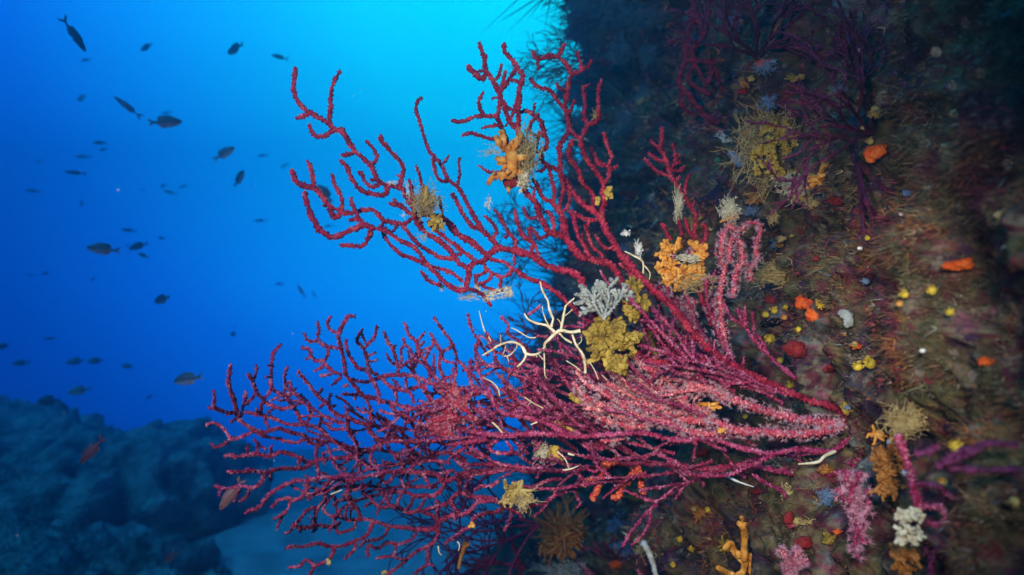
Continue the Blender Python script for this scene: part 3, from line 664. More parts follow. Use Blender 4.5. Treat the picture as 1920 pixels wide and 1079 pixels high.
B.append(parse("""Q6 10 9: 900 240 760 245 690 250 610 350 500 400 380 420 280 460 240 540 180 560 80 560 0 560
Q5 8 6: 1600 570 1480 550 1380 540 1280 530 1200 510 1120 480 1040 460 950 450 850 460 750 445 700 410 670 340 650 220 630 180
Q5 7: 700 480 660 530 540 530 440 520 360 540 240 540 180 510; Q5 6: 180 510 140 590 90 610; Q5 7: 200 510 260 440 310 370 370 330 460 310 510 270 540 220
Q5 6: 510 320 560 390 620 420 680 400; Q5 6: 440 340 430 430 430 510; Q5 4: 400 510 380 410; Q5 5: 440 540 400 600; Q5 6: 660 530 680 600 780 580 860 550 880 480
Q5 5: 250 560 260 600; Q5 7: 1070 480 1040 580 980 650 880 690 760 740 660 760 560 750 460 720 370 740 260 760 170 750 100 780
Q5 7: 640 770 600 880 530 930 430 970 370 930 310 910 260 970 190 990 120 990; Q5 6: 420 980 370 1060 340 1120; Q5 6: 870 710 880 770 820 840 760 900
Q5 6: 1250 550 1200 640 1120 680 1010 690 920 750; Q5 6: 1560 580 1540 650 1460 700 1340 730 1240 710 1180 750 1120 780 1020 750 1020 880
Q5 6: 1340 730 1310 850 1200 870 1110 890; Q5 6: 1310 850 1370 900 1440 900; Q6 8: 250 560 230 660 170 730 60 790
Q5 7: 1700 750 1600 790 1500 860 1430 930 1340 1000 1240 1070 1200 1120; Q5 6: 1690 760 1690 880 1690 950 1620 1000 1560 1050 1540 1110; Q5 4: 1690 950 1760 970
Q5 7: 930 450 920 370 860 290 800 220 780 140 800 60 790 0; Q5 7: 1290 300 1180 320 1090 270 1040 200 960 150 1000 80 1060 20; Q5 5: 1060 260 980 310
Q5 8: 1790 440 1700 390 1600 360 1480 370 1400 340 1330 310 1250 280 1220 200 1170 140 1130 40; Q5 8: 1880 30 1850 110 1790 180 1700 190 1560 190 1450 150 1320 140 1200 150
Q5 7: 1450 350 1510 270 1530 190; Q5 8: 1900 270 1780 310 1650 350; Q5 7: 1800 440 1810 340 1790 230; Q5 5: 780 80 840 120 930 100 960 30"""))
B.append(parse("""Q8 8 7: 1370 870 1360 960 1310 1040; Q6 7: 1850 0 1780 100 1650 150 1500 220 1430 280 1300 300 1220 350 1170 400; Q6 5: 1780 120 1830 220 1850 270 1810 320
Q6 4: 1280 290 1270 250; Q6 5: 1170 400 1180 430; Q6 8: 1170 390 1100 350 1000 310 900 240 800 210 680 200 580 180 490 150 400 220 350 280 300 300 150 330
Q6 6: 1080 360 1050 470 990 580; Q6 8: 1000 320 900 370 800 380 700 410 640 450; Q6 7: 640 450 600 540 520 580 440 640 330 720
Q6 7: 1640 0 1500 10 1380 60 1250 110 1100 160 990 200 980 290; Q6 7: 490 150 490 50 470 0 450 -80; Q6 7: 930 20 850 70 720 80 660 130; Q6 7: 480 400 410 290 390 240
Q6 7: 350 -60 320 60 300 100 200 170 90 180 0 190; Q6 7: 250 460 150 390 40 350 0 350; Q6 7: 250 440 240 320; Q6 6: 450 420 430 470; Q6 6: 120 180 60 300 20 340
Q6 6: 580 180 560 60 640 -40"""))
# long sweeping strands from the right towards the open water
B.append(parse("""Q8 8 6: 1500 640 1380 540 1280 460 1190 380 1120 260 1040 160 940 50 880 -20; Q7 7 5: 900 1050 850 900 740 830 660 750 600 720 520 680 440 610 400 500 360 400 300 270
Q8 8 6: 1650 600 1550 500 1450 400 1330 330 1230 230 1150 110 1060 20; Q7 6 5: 1060 1000 960 880 880 830 760 800 700 800
Q7 8 6: 1440 1079 1340 1000 1260 880 1180 780 1130 680 1080 570; Q7 7 6: 1620 1000 1520 850 1420 740; Q7 5: 1750 800 1650 650 1560 530 1480 400 1420 280
Q7 7 6: 1000 920 900 760 850 620 800 560; Q7 8 7: 780 1040 700 1050 600 960 540 880 500 800 490 740; Q7 7: 180 930 150 850 120 740 60 650 0 580
Q7 7: 120 720 140 560; Q7 7: 380 980 330 900 280 820 240 730 200 600; Q7 5 4: 470 640 310 640 260 580 220 530 200 440 230 360 170 280 130 180 100 50
Q7 5: 400 610 400 430 330 280; Q7 6: 600 720 650 600 600 500 600 430; Q7 6: 800 560 800 480 700 380 620 320 550 270 560 180; Q7 5: 560 170 480 90
Q7 5: 660 750 680 650 690 640; Q7 5: 230 360 280 440 330 520; Q8 8: 1280 470 1100 440 960 450 820 430 ; Q8 6: 820 430 850 530 940 580 1040 640 1120 650
Q8 6: 1640 540 1620 600 1500 590 1400 560; Q8 6: 1520 430 1600 450 1640 520; Q8 7: 140 270 230 360 270 480 330 580 400 650 520 660 600 640 540 520 500 430
Q8 6: 600 640 700 690 800 770 900 800; Q8 5: 600 460 680 490 720 570 720 660; Q8 5: 160 570 140 670 220 710 340 700; Q8 7: 1500 660 1560 750 1560 860 1480 860 1440 800
Q7 5: 880 300 1000 320 1040 420; Q7 5: 1330 460 1260 440 1190 430; Q7 5: 1400 200 1470 170 1530 110 1520 0; Q7 5: 1410 200 1410 80 1430 -40; Q7 5: 780 60 880 0 920 -40"""))
rr = random.Random(41)
def sweep(x0, y0, ang, L, w, bend, k=6):
    p = [(x0, y0)]; a = math.radians(ang)
    for i in range(k):
        a += math.radians(bend / k + rr.uniform(-9, 9)); p.append((p[-1][0] + math.cos(a) * L / k, p[-1][1] - math.sin(a) * L / k))
    return (np.array(p), w, w * .72)
def strand(x0, y0, ang, L, w, bend, kids=4, klen=.33):
    out = [sweep(x0, y0, ang, L, w, bend)]
    c = out[0][0]
    for j in range(kids):
        t = rr.uniform(.2, .95); i = min(int(t * (len(c) - 1)), len(c) - 2); f_ = t * (len(c) - 1) - i
        q = c[i] * (1 - f_) + c[i + 1] * f_; d = c[i + 1] - c[i]; a = math.degrees(math.atan2(-d[1], d[0]))
        s = sweep(q[0], q[1], a + rr.choice((-1, 1)) * rr.uniform(22, 60), L * klen * rr.uniform(.5, 1.2), w * .8, rr.uniform(-45, 45), 4)
        out.append(s)
    return out
def strands(n, xr, yr, ar, Lr, w, br=(-30, 30), kids=4, klen=.33):
    out = []
    for _ in range(n): out += strand(rr.uniform(*xr), rr.uniform(*yr), rr.uniform(*ar), rr.uniform(*Lr), w * rr.uniform(.8, 1.15), rr.uniform(*br), kids, klen)
    return out
B.append(strands(11, (1230, 1400), (790, 850), (140, 172), (200, 340), 7))
B.append(strands(9, (1040, 1230), (790, 870), (128, 165), (140, 260), 7))
B.append(strands(7, (1120, 1400), (840, 890), (176, 205), (150, 260), 7, kids=3))
B.append(strands(12, (1330, 1500), (690, 765), (138, 168), (150, 290), 7.5, kids=5, klen=.3))
B.append(strands(8, (1150, 1330), (700, 770), (125, 165), (120, 220), 7, kids=4, klen=.3))
B.append(strands(9, (640, 860), (740, 940), (140, 215), (90, 170), 6, kids=5, klen=.38))
B.append(strands(9, (800, 1010), (690, 920), (130, 215), (100, 180), 6, kids=5, klen=.38))
B.append(strands(9, (900, 1120), (760, 900), (150, 205), (110, 220), 6.5, kids=4, klen=.3))
B.append(parse("""C6 8: 1830 900 1700 960 1550 970 1450 1000 1400 1020 1330 1040; C6 6: 1550 965 1480 900 1420 880; C6 6: 1500 990 1460 1040 1490 1079; D3 7: 400 520 480 570 550 600 580 640; D3 6: 540 580 600 640 650 610 720 630; D3 6: 640 560 650 600
C6 7: 1600 870 1450 880 1330 880 1220 910 1150 940 1050 960; C6 7: 1160 960 1090 900 1070 840; C6 7: 1000 800 1150 830 1300 870; C6 8: 1400 860 1240 930 1100 990 900 990 800 920 700 880
C6 6: 1250 830 1180 790 1080 780 1000 800; C6 6: 950 990 955 1060; C6 6: 1190 1010 1140 960 1090 900"""))
def dB0(x, y):
    x = np.asarray(x, float); y = np.asarray(y, float)
    q = np.stack([x / 150., y / 150., 0 * x], -1)
    return np.interp(x, [380, 900, 1300, 1450, 1610], [.97, 1.03, 1.03, 1.01, .94]) + .035 * vnoise(q, 15) * (x < 1450)
colony("sea_fan", "broad magenta sea fan spreading low across the frame under the crimson one", "sea fan", (1600, 880), B, dB0, M['magenta'], jit=.13, seed=8, thin=.86, spike=(2.2, .0025))

# ---- the colony with open rosy polyps, sweeping through the middle
C = []
C.append(('branch', parse("""O 16 13: 1605 790 1567 793 1500 787 1433 770 1367 747 1300 717 1233 700 1200 683
C6 13 10: 900 470 840 560 760 640 690 700; C6 10: 700 420 640 480 560 560 500 620; C6 9: 600 370 560 330 520 350""")))
C.append(('branch', parse("""C6 16 12: 1760 700 1700 725 1500 762 1300 752 1150 742 1000 692 850 682 700 640 500 520 400 490
C6 11: 1000 692 900 640 760 600 650 540 560 500; C6 11: 850 682 700 690 560 640 450 560 380 520; C6 10: 1150 742 1000 760 860 740 740 690
C6 10: 760 600 740 540 700 500; C6 9: 560 500 480 440 440 400; C6 10: 690 700 560 720 430 690 300 640; C6 9: 500 620 380 600 280 540 220 470; C6 9: 560 720 480 790 380 800; C6 9: 380 520 300 480 240 400""")))
C.append(('branch', []))
C[-1] = ('branch', strands(7, (1250, 1400), (725, 790), (150, 178), (100, 190), 7, kids=3, klen=.25) + strands(4, (1180, 1300), (750, 800), (150, 180), (80, 130), 6.5, kids=3, klen=.3), (1.6, .0065))
colony("sea_fan", "rosy sea fan with its pale polyps open, sweeping left from the reef root", "sea fan", (1605, 790), C, lambda x, y: np.interp(x, [1100, 1450, 1610], [1.0, 1.01, .945]) + 0 * np.asarray(y), M['pink'],
       jit=.03, seed=5, polyps=(4.2, .0072), spike=(3, .003))

D = [parse("""O 12 11: 1362 690 1358 640 1352 590 1350 540; P8 10 9: 1150 1079 1170 950 1190 850 1150 750 1160 600 1160 520 1180 460 1250 400 1240 300 1255 250
P8 11 9: 1270 1200 1300 1079 1310 950 1350 840 1390 790 1380 650 1360 560 1320 500 1260 570 1240 700 1260 790; P8 9: 1390 800 1450 820 1520 830 1560 740 1540 620 1570 520 1590 420 1580 350
P8 8: 1250 400 1330 440 1400 400 1450 350 1580 350; P8 9: 1470 830 1490 1000; P8 7: 1140 740 1080 690; P8 8: 1160 520 1210 440""")]
colony("sea_fan", "upright coral red sea fan with fuzzy pale polyps and looping square branches", "sea fan", (1362, 690), D, plane(1300, 1.08, 1450, 1.16, wob=.01, seed=7), M['pink'], jit=.02, seed=6, polyps=(5, .0065), spike=(3, .003))
E = [strands(9, (1330, 1370), (640, 720), (112, 160), (130, 230), 8, (-25, 25), 3), strands(6, (1270, 1360), (690, 730), (130, 172), (120, 220), 7, (-20, 20), 3), strands(4, (1240, 1300), (640, 700), (85, 130), (70, 130), 7, (-20, 20), 2)]
colony("sea_fan", "low dense magenta sea fan crowded with small branches behind the ochre bush", "sea fan", (1375, 725), E, plane(1150, 1.10, 1400, 1.13, wob=.03, seed=9), M['magenta'], jit=.04, seed=12, polyps=(2.2, .0065))
G = [('stem', parse("O 8: 1335 610 1312 545 1302 440")), parse("""P8 8 6: 850 520 840 480 860 370 870 270 830 200 760 100 690 0; P7 8 7: 1060 1060 1000 980 950 910 920 830 900 740 860 660 830 580 845 460 845 355
P7 6: 830 600 800 580 740 530 720 490; P7 7: 890 745 800 720 740 680 695 640; P7 6: 945 910 860 880 790 850 720 780 650 710; P7 6: 950 840 990 740 990 640 960 540
P7 6: 990 740 1050 660; P7 5: 990 770 1060 740; P7 6: 960 840 1050 840 1095 800; P7 6: 1010 970 1040 910; P7 6: 1115 1110 1110 1060 1120 960 1165 870; P8 5: 820 180 850 110; P8 7: 840 480 790 450 750 300; P8 6: 720 480 700 470 680 350 650 250""")]
colony("sea_fan", "small crimson sea fan standing upright against the dark cliff above the orange cluster", "sea fan", (1335, 610), G, plane(1200, 1.12, 1340, 1.16, wob=.01, seed=2), M['crimson'], jit=.02, seed=9)
colony("sea_fan", "short wine red stub with a white tip right of the orange cluster", "sea fan", (1315, 500), [parse("P8 8: 930 680 930 640 970 530 990 440 940 350")], plane(1200, 1.15, 1340, 1.17, wob=0), M['crimson'], jit=0, seed=10)
colony("sea_fan", "blunt wine red stub rising left of the orange cluster", "sea fan", (1256, 450), [parse("P8 8 9: 580 540 545 470 490 360")], plane(1200, 1.2, 1340, 1.22, wob=0), M['crimson'], jit=0, seed=11)
colony("sea_fan", "red sea fan stub dotted with closed orange polyps hanging below the magenta fan", "sea fan", (1165, 858),
       [parse("D4 11: 780 420 760 440 700 460 670 540 600 550 590 580; D4 11: 680 550 660 600 630 655")], plane(1000, 1.06, 1300, 1.08, wob=0), M['redknob'], jit=.02, seed=13, spike=(5, .0026), knob=.9)
colony("sea_fan", "arched red sea fan stub dotted with orange polyps, right of its twin", "sea fan", (1200, 880),
       [parse("D4 11: 900 480 870 490 830 550 790 580 780 640 740 640; D4 11: 890 500 900 540 920 620")], plane(1000, 1.07, 1300, 1.09, wob=0), M['redknob'], jit=.02, seed=14, spike=(5, .0026), knob=.9)
# bare dead skeleton
SK = [parse("""Q7 8 4.5: 1370 240 1270 260 1150 240 1080 280 1030 330 970 390 960 440 870 510 760 500 720 430 670 390 590 370 470 400 370 460 270 520
O 6 3: 1051 620 1055 602 1059 580 1062 573 1077 559; Q7 7 3.5: 1080 260 1030 210 980 180 880 160 790 120 750 70 740 50; O 6 3: 1033 614 1037 600 1036 595 1030 580 1027 565 1017 545 1012 528
Q7 3 2: 1030 210 980 120 950 30 940 -30; Q7 5: 1130 270 1190 330 1270 380; Q7 5: 760 510 730 580 660 650; Q7 2.6: 660 400 640 450 570 520 500 530; Q7 2.4: 530 400 520 460 490 520; Q7 2.4: 475 390 470 290
Q7 2: 520 520 540 530 565 590; Q7 2.6: 960 450 965 600 970 740 995 780; Q7 2: 900 510 950 570; Q7 2.5: 870 510 880 540; Q7 2: 1170 210 1130 130 1110 110; Q7 2.4: 1190 80 1240 40 1280 0""")]
dSk = plane(900, .955, 1200, .99, wob=.01)
colony("bare_skeleton", "bare cream branching skeleton of a dead sea fan at the centre", "dead coral", (1089, 620), SK, dSk, M['cream'], jit=.02, seed=15, spike=(.5, .0012), knob=.22)
def bare(label, txt, seed, dd=.96, m='cream', name="bare_twig", flat=1.0):
    L = parse(txt); r0 = L[0][0][0]
    colony(name, label, "dead coral", tuple(r0), [L], plane(0, dd, 1920, dd, wob=0), M[m], jit=.01, seed=seed, spike=None, knob=.08, flat=flat, part='twig')
bare("long cream bare twig curving down beside the olive bush", "Q7 7 5: 1425 720 1420 600 1390 500 1320 400 1280 290; Q7 2: 1325 415 1380 360 1375 300", 1)
bare("fuzzy cream bare twig lying left of the cream skeleton's fork", "Q7 3: 870 320 800 320 720 280 660 240 590 210", 2)
bare("straight cream twig slanting under the cream skeleton", "Q7 3: 1370 690 1290 630 1210 580", 3)
bare("short cream twig hooked downward between skeleton and rosy fan", "Q7 3 2: 1570 790 1530 690 1470 590", 4)
bare("tiny cream stick beside the hooked twig", "Q7 3: 1670 800 1610 740", 5)
bare("arched white twig on the magenta fan, left of the centre", "Q7 3 2: 460 980 450 910 400 840 340 800 270 770", 6)
bare("thin white bare tip standing up into the blue above the magenta fan", "Q7 3.5 2: 365 360 330 300 290 240 260 140 230 20", 7)
bare("forked white twig in the middle of the magenta fan", "Q8 3: 950 155 820 85 740 30; Q8 2: 820 85 780 120", 8)
bare("thick white stick across the blue gap in the magenta fan", "Q8 4.5: 490 430 440 370 380 315", 9)
bare("short white stick right of the blue gap in the magenta fan", "Q8 3.5: 885 310 810 340", 10)
bare("long thin white twig pointing down at the flat shell", "Q8 3.2 2.4: 1110 640 1200 730 1240 830", 11)
bare("flat pale shell-like blade low on the magenta fan", "Q8 3 2: 1170 850 1260 840 1350 800; Q8 5 2: 1200 850 1270 835 1340 805", 12, name="flat_shell")
bare("stubby white stick right of the long thin twig", "Q8 5: 1230 665 1300 685", 13)
bare("pale stick on the lower left arm of the magenta fan", "Q5 4: 600 170 730 120", 14)
bare("white crescent hanging in the dark net below the magenta fan", "Q6 3.6: 250 750 260 820 290 855", 15)
bare("kinked white twig beside the white crescent", "Q6 4: 465 700 490 740 480 805", 16)
bare("cream twig with a swollen end near the reef root", "C6 4 9: 1490 932 1600 920 1640 885 1700 860", 17, .93)
bare("jagged white twig on the cliff below the fans", "C6 7 3: 1090 1000 1150 1030 1240 1060", 18, 1.03, 'white')
bare("feathery white twig above the rosy fan", "P6 4.5 4: 1475 800 1470 670 1370 600 1270 550; P6 3: 1470 690 1550 790 1545 870", 19, 1.04)

# ---- procedural fans
def fan(root, ang, L, w, spread, levels, seed, n=2, shrink=.74, wander=14):
    r = random.Random(seed); out = []
    def go(p, a, L, w, lev):
        k = 5; q = [p]
        for i in range(k):
            a += r.uniform(-wander, wander); q.append((q[-1][0] + math.cos(math.radians(a)) * L / k, q[-1][1] - math.sin(math.radians(a)) * L / k))
        out.append((np.array(q), w, w * .8))
        if lev > 0:
            for j in range(n + (r.random() < .35)):
                t = r.randint(2, k); go(q[t], a + r.choice((-1, 1)) * r.uniform(.4, 1) * spread, L * shrink * r.uniform(.75, 1.15), max(w * .82, 1.4), lev - 1)
    for a in (ang if isinstance(ang, (list, tuple)) else [ang]): go(root, a, L, w, levels)
    return out
def farfan(label, root, ang, L, w, spread, levels, seed, d, m='dark_coral', step=3, sides=5, tilt=.0, **k):
    colony("sea_fan", label, "sea fan", root, [fan(root, ang, L, w, spread, levels, seed, **k)], plane(root[0] - 400, d - tilt, root[0] + 1, d, wob=.03, seed=seed), M[m],
           group="distant sea fans on the cliff edge", jit=.12, seed=seed, step=step, sides=sides, knob=.3, spike=None, part='branches', snap=6)
farfan("thin navy sea fan silhouetted against bright water near the cliff's upper edge", (1150, 118), [205, 185, 165, 225, 150], 80, 3.4, 38, 4, 21, 2.5)
farfan("bushy blue sea fan on the very top edge of the cliff", (1125, 35), [150, 170, 195, 120, 215], 50, 3.0, 42, 4, 22, 2.8)
farfan("fine navy sea fan low behind the crimson fan's trunk", (1045, 470), [150, 175, 130, 200, 110], 66, 3.0, 40, 4, 23, 2.3)
farfan("small navy sea fan behind the cream skeleton", (1010, 625), [150, 180, 120, 205], 48, 3.4, 42, 3, 24, 1.9)
farfan("wispy blue sea fan on the cliff edge level with the orange clump", (1062, 330), [170, 140, 200], 32, 2.4, 45, 3, 25, 2.7)
farfan("large dark sea fan spread behind the lower magenta fan", (1010, 985), [150, 170, 188, 205, 222], 118, 6.0, 34, 4, 26, 1.65, shrink=.72)
farfan("dark sea fan hanging at the foot of the cliff", (985, 1065), [160, 185, 140, 205], 80, 5.0, 36, 4, 27, 1.75)
farfan("dark sea fan branches in shade behind the magenta fan's middle", (930, 880), [165, 190, 140, 215], 80, 6, 36, 3, 28, 1.3, tilt=.1)

H = [parse("""C8 11: 890 -20 900 20 910 80 950 180 940 230 890 270; C8 9: 990 60 970 160 950 210; C8 12: 880 60 890 120 860 220 850 350 830 400 820 470 850 510 880 540 920 600 980 660 1045 692
C8 9: 830 520 830 580 870 630 910 650; C8 9: 930 330 870 440 930 500 1000 530; C8 9: 1060 150 1070 250 1040 340 940 345 860 340; C8 8: 880 270 900 330 930 400 980 470; C8 8: 1020 380 1060 480 1110 550; C8 8: 980 330 1000 420 960 500""")]
_, _, dh = hit(1300, 120)
colony("sea_fan", "drooping crimson sea fan hanging on the cliff near the top edge", "sea fan", (1297, -7), H, plane(1250, dh * .86, 1380, dh * .86, wob=.02, seed=3), M['crimson'], jit=.04, seed=31)
def wallfan(label, root, ang, L, w, spread, levels, seed, m, lift=.93, **k):
    _, _, d = hit(*root); 
    colony("sea_fan", label, "sea fan", root, [fan(root, ang, L, w, spread, levels, seed, **k)], plane(0, d * lift, 1920, d * lift, wob=.02, seed=seed), M[m], jit=.06, seed=seed, step=2.5, knob=.4, spike=(.8, .002), part='branches', root_d=d)
wallfan("dark violet sea fan at the top edge of the cliff", (1420, 110), [100, 75, 130, 60, 160], 70, 7, 32, 4, 41, 'violet')
wallfan("wide shadowy violet sea fan on the upper cliff", (1640, 250), [140, 165, 115, 185, 95], 105, 6.5, 32, 4, 42, 'violet')
wallfan("violet sea fan drooping along the dark cliff below the shadowy one", (1600, 290), [-60, -75, -45, -30], 95, 8, 20, 3, 43, 'violet')
wallfan("thin magenta twigs at the foot of the cliff", (1155, 1050), [120, 60, 20, 170], 34, 4, 40, 2, 44, 'magenta', lift=.9)
def rightfan(label, txt, seed, m, polyps=None, pm=None):
    L = parse(txt); r0 = L[0][0][0]; _, _, d = hit(*np.clip(r0, (0, 0), (1919, 1078))); d = d * .93
    colony("sea_fan", label, "sea fan", tuple(r0), [L], plane(0, d, 1920, d, wob=.005, seed=seed), M[m], jit=.01, seed=seed, polyps=polyps, pm=pm)
rightfan("thick bright magenta stem running down the right of the cliff with a curling side branch", "D3 15 13: 1330 700 1300 580 1270 470 1240 380 1210 290; D3 7: 1310 570 1430 580 1500 630 1560 650 1640 640 1700 620; D3 8: 1330 690 1450 700 1480 760 1440 800 1380 780", 51, 'magenta')
rightfan("blurred rosy strands beside the thick magenta stem at far right", "D3 7: 1880 350 1780 340 1600 370 1450 440; D3 8: 1700 350 1560 420 1420 470; D3 7: 1440 350 1380 390 1310 400; D3 7: 1900 490 1700 490 1490 480", 52, 'violet')
rightfan("dim magenta strands in the bottom right corner", "D3 12: 1400 1079 1420 950 1600 910 1750 910 1900 980; D3 9: 1410 1000 1360 930", 53, 'violet')
rightfan("fluffy pink sea fan branch with whitish polyps below the reef root", "D3 10: 1020 900 1000 800 960 700 950 600 1000 500; D3 8: 990 800 1040 700 1030 600; D3 8: 990 780 970 880 980 980; D3 7: 960 690 900 640 870 590; D3 7: 950 600 920 540 930 500", 54, 'magenta', (4, .0075), M['polyp_pink'])
rightfan("pink worm-like stalk leaning at the lower edge", "O 13 9: 1112 1085 1098 1068 1089 1055", 55, 'pink')
rightfan("small pink stalk at the lower edge, right of the pink worm", "O 10 7: 1208 1085 1200 1075 1196 1068", 56, 'pink')
rightfan("dark rosy tuft of short branches at the bottom under the pale forked bryozoan", "O 9: 1480 1079 1475 1050 1462 1030; O 9: 1480 1079 1490 1045 1500 1030; O 8: 1480 1060 1515 1050", 57, 'pink', (9, .006), M['polyp_pink'])
# ------------------------------------------------------------ growths that sit on the corals and on the cliff
def growth(name, label, cat, px, py, d, mb, m, smooth=True, group=None):
    o = mb.build(name, m, None, P(np.array([px]), np.array([py]), np.array([d]))[0], smooth=smooth)
    return tag(o, label, cat, group)
def wd(px, py, lift=.97):
    l, n_, d = hit(px, py); return d * lift
def antler_mb(px, py, d, rx, ry, n, w, seed, fork=2, flat=.55, back=-.2, mb=None, inner=.25, depth=.8):
    mb = mb or MB(); r = np.random.RandomState(seed); c = P(np.array([px]), np.array([py]), np.array([d]))[0]; k = d / F
    R = np.array([rx * k, .5 * (rx + ry) * k * depth, ry * k])
    for i in range(n):
        while True:
            v = r.normal(size=3); v /= np.linalg.norm(v)
            if v[1] < -back: break
        v = v * .8 + r.normal(size=3) * .28; p0 = c + r.normal(size=3) * R * inner * .6; L = (.45 + .6 * r.rand())
        side = r.normal(size=3) * .4
        p1 = c + v * R * .62 * L + side * R * .35
        ww = w * k * (.8 + .5 * r.rand())
        a = np.stack([p0, (p0 + p1) / 2 + r.normal(size=3) * R * .06, p1]); a = catmull(a, .003)
        tube(mb, a, np.linspace(ww * .40, ww * .55, len(a)), 8, .2, flat * r.uniform(.6, 1.1))
        for j in range(fork + (r.rand() < .4)):
            q = p1 + (v * .32 + r.normal(size=3) * .26) * R * (.6 + .5 * r.rand())
            b = catmull(np.stack([a[-1], (p1 + q) / 2 + r.normal(size=3) * R * .04, q]), .003)
            tube(mb, b, np.linspace(ww * .5, ww * .28, len(b)), 8, .2, flat * r.uniform(.6, 1.1))
    return mb
def thicket(label, px, py, d, rx, ry, n, w, m, seed, small=(9, 15), name="bryozoan", cat="bryozoan", hole=0.0, deep=14):
    mb = MB(); r = np.random.RandomState(seed)
    for i in range(n):
        t = r.rand() * 6.28; q = hole + (1 - hole) * r.rand() ** .5
        s = r.uniform(*small); x = px + math.cos(t) * q * rx; y = py + math.sin(t) * q * ry
        antler_mb(x, y, d + (r.rand() - .6) * deep * d / F + .012 * q, s, s * r.uniform(.8, 1.3), r.randint(3, 6), w * r.uniform(.7, 1.2), seed + i + 1, fork=2, flat=.42, mb=mb, inner=.9, depth=1.0)
    return growth(name, label, cat, px, py, d, mb, M[m])
def antler(label, px, py, d, rx, ry, n, w, m, seed, name="bryozoan", cat="bryozoan", **k):
    return growth(name, label, cat, px, py, d, antler_mb(px, py, d, rx, ry, n, w, seed, **k), M[m])
def tuft_mb(px, py, d, rx, ry, n, w, seed, curl=.25, start=.1, hemi=True, mb=None, reach=1.0, twig=True):
    mb = mb or MB(); r = np.random.RandomState(seed); c = P(np.array([px]), np.array([py]), np.array([d]))[0]; k = d / F
    R = np.array([rx * k, .5 * (rx + ry) * k * .8, ry * k])
    for i in range(int(n * .6)):
        v = r.normal(size=3); v /= np.linalg.norm(v)
        if hemi and v[1] > .35: v[1] *= -1
        L = reach * (.6 + .6 * r.rand()); m_ = 5
        q = [c + v * R * start * (1 + 3 * r.rand())]
        for j in range(1, m_ + 1): q.append(c + v * R * L * j / m_ + r.normal(size=3) * R * curl * j / m_)
        a = catmull(np.array(q), .004)
        tube(mb, a, np.linspace(w * k * .5, w * k * .28, len(a)), 3, 0, cap=False)
        if twig and r.rand() < .6:
            for t in range(r.randint(3, 8)):
                i = r.randint(len(a) // 4, len(a)); z = (v * .5 + r.normal(size=3)) * R * r.uniform(.10, .26)
                tube(mb, np.stack([a[i], a[i] + z * .5 + r.normal(size=3) * R * .02, a[i] + z]), np.array([.34, .28, .18]) * w * k, 3, 0, cap=False)
        if r.rand() < .22: blob(mb, a[-1], np.full(3, w * k * r.uniform(.6, 1.3)), i, .3, 2, 1)
    return mb
def tuft(label, px, py, d, rx, ry, n, w, m, seed, name="hydroid", cat="hydroid", **k):
    return growth(name, label, cat, px, py, d, tuft_mb(px, py, d, rx, ry, n, w, seed, **k), M[m], smooth=False)
def lump(label, lobes, m, seed, d=None, name="sponge", cat="sponge", amp=.22, group=None, flat=.6, freq=1.8):
    mb = MB(); px, py = lobes[0][:2]
    for i, (x, y, rx, ry) in enumerate(lobes):
        if i: x = px + (x - px) * .85; y = py + (y - py) * .85
        dd = (d or wd(px, py, .985)) * .4 + .6 * (d or wd(x, y, .985)); k = dd / F
        blob(mb, P(np.array([x]), np.array([y]), np.array([dd]))[0], (rx * k, (rx + ry) / 2 * k * flat, ry * k), seed + i, amp, freq, 4 if rx > 10 else 3)
    return growth(name, label, cat, px, py, d or wd(px, py, .985), mb, M[m], group=group)
def da(x, y, o=0): return float(dA(np.array([x]), np.array([y]))[0]) + o

# on the crimson fan
OC = parse("""P5 15 9: 530 300 500 260 500 180 490 90; P5 12 8: 500 260 440 200 420 150; P5 9 6: 470 260 430 235; P5 17 10: 580 300 600 270 650 220 700 150 690 125
P5 12: 540 260 590 290; P5 20 18: 590 300 600 420 600 520 590 600; P5 15 8: 580 400 480 420 420 395; P5 12 7: 560 420 480 450 435 465; P5 11 6: 570 500 520 490 490 540
P5 14 9: 620 410 720 390 790 375; P5 17 12: 620 350 640 440 690 520; P5 14 8: 610 600 500 590 430 600 380 620 330 695; P5 9 6: 420 600 395 555; P5 9 5: 500 600 465 655; P5 8 4: 560 720 560 800; P5 10 7: 560 500 510 480; P5 12 8: 620 540 680 560 700 620; P5 9 5: 540 470 510 430 470 420; P5 8 5: 600 440 650 430 680 450; P5 9 5: 590 530 550 560 530 600; P5 8 4: 440 600 410 650; P5 8 4: 480 120 450 100; P5 8 4: 690 140 730 150; P5 8 4: 620 240 590 200""")
mb = MB(); rO = np.random.RandomState(2)
for (a, w0, w1) in OC:
    c = catmull(a, 2); dd = np.full(len(c), da(960, 300, -.025)) - .012 * np.sin(np.linspace(0, 3, len(c))) + rO.uniform(-.008, .008)
    tube(mb, P(c[:, 0], c[:, 1], dd), np.linspace(w0, w1, len(c)) / 2 * 1.08 * dd / F, 9, .2, .34)
growth("bryozoan", "bright orange antler-shaped bryozoan clump high on the crimson fan", "bryozoan", 955, 300, da(960, 300, -.025), mb, M['orange'])
tuft("tan fuzzy hydroid ball packed against the orange clump's right side", 985, 292, da(985, 292, -.02), 21, 40, 330, 1.7, 'tan', 2, curl=.35)
tuft("cream tangle of worm tubes under the orange clump", 981, 338, da(981, 338, -.03), 11, 15, 60, 2.8, 'cream', 3, name="worm_tubes", cat="worm tubes", curl=.5)
lump("dark red sponge tucked beneath the orange clump", [(955, 345, 12, 9), (966, 340, 10, 9), (950, 340, 8, 7)], 'redsponge', 4, da(955, 345, -.015))
tuft("wispy white hydroid threads left of the orange clump", 926, 287, da(926, 287, -.01), 26, 16, 34, .9, 'pale', 5, curl=.2)
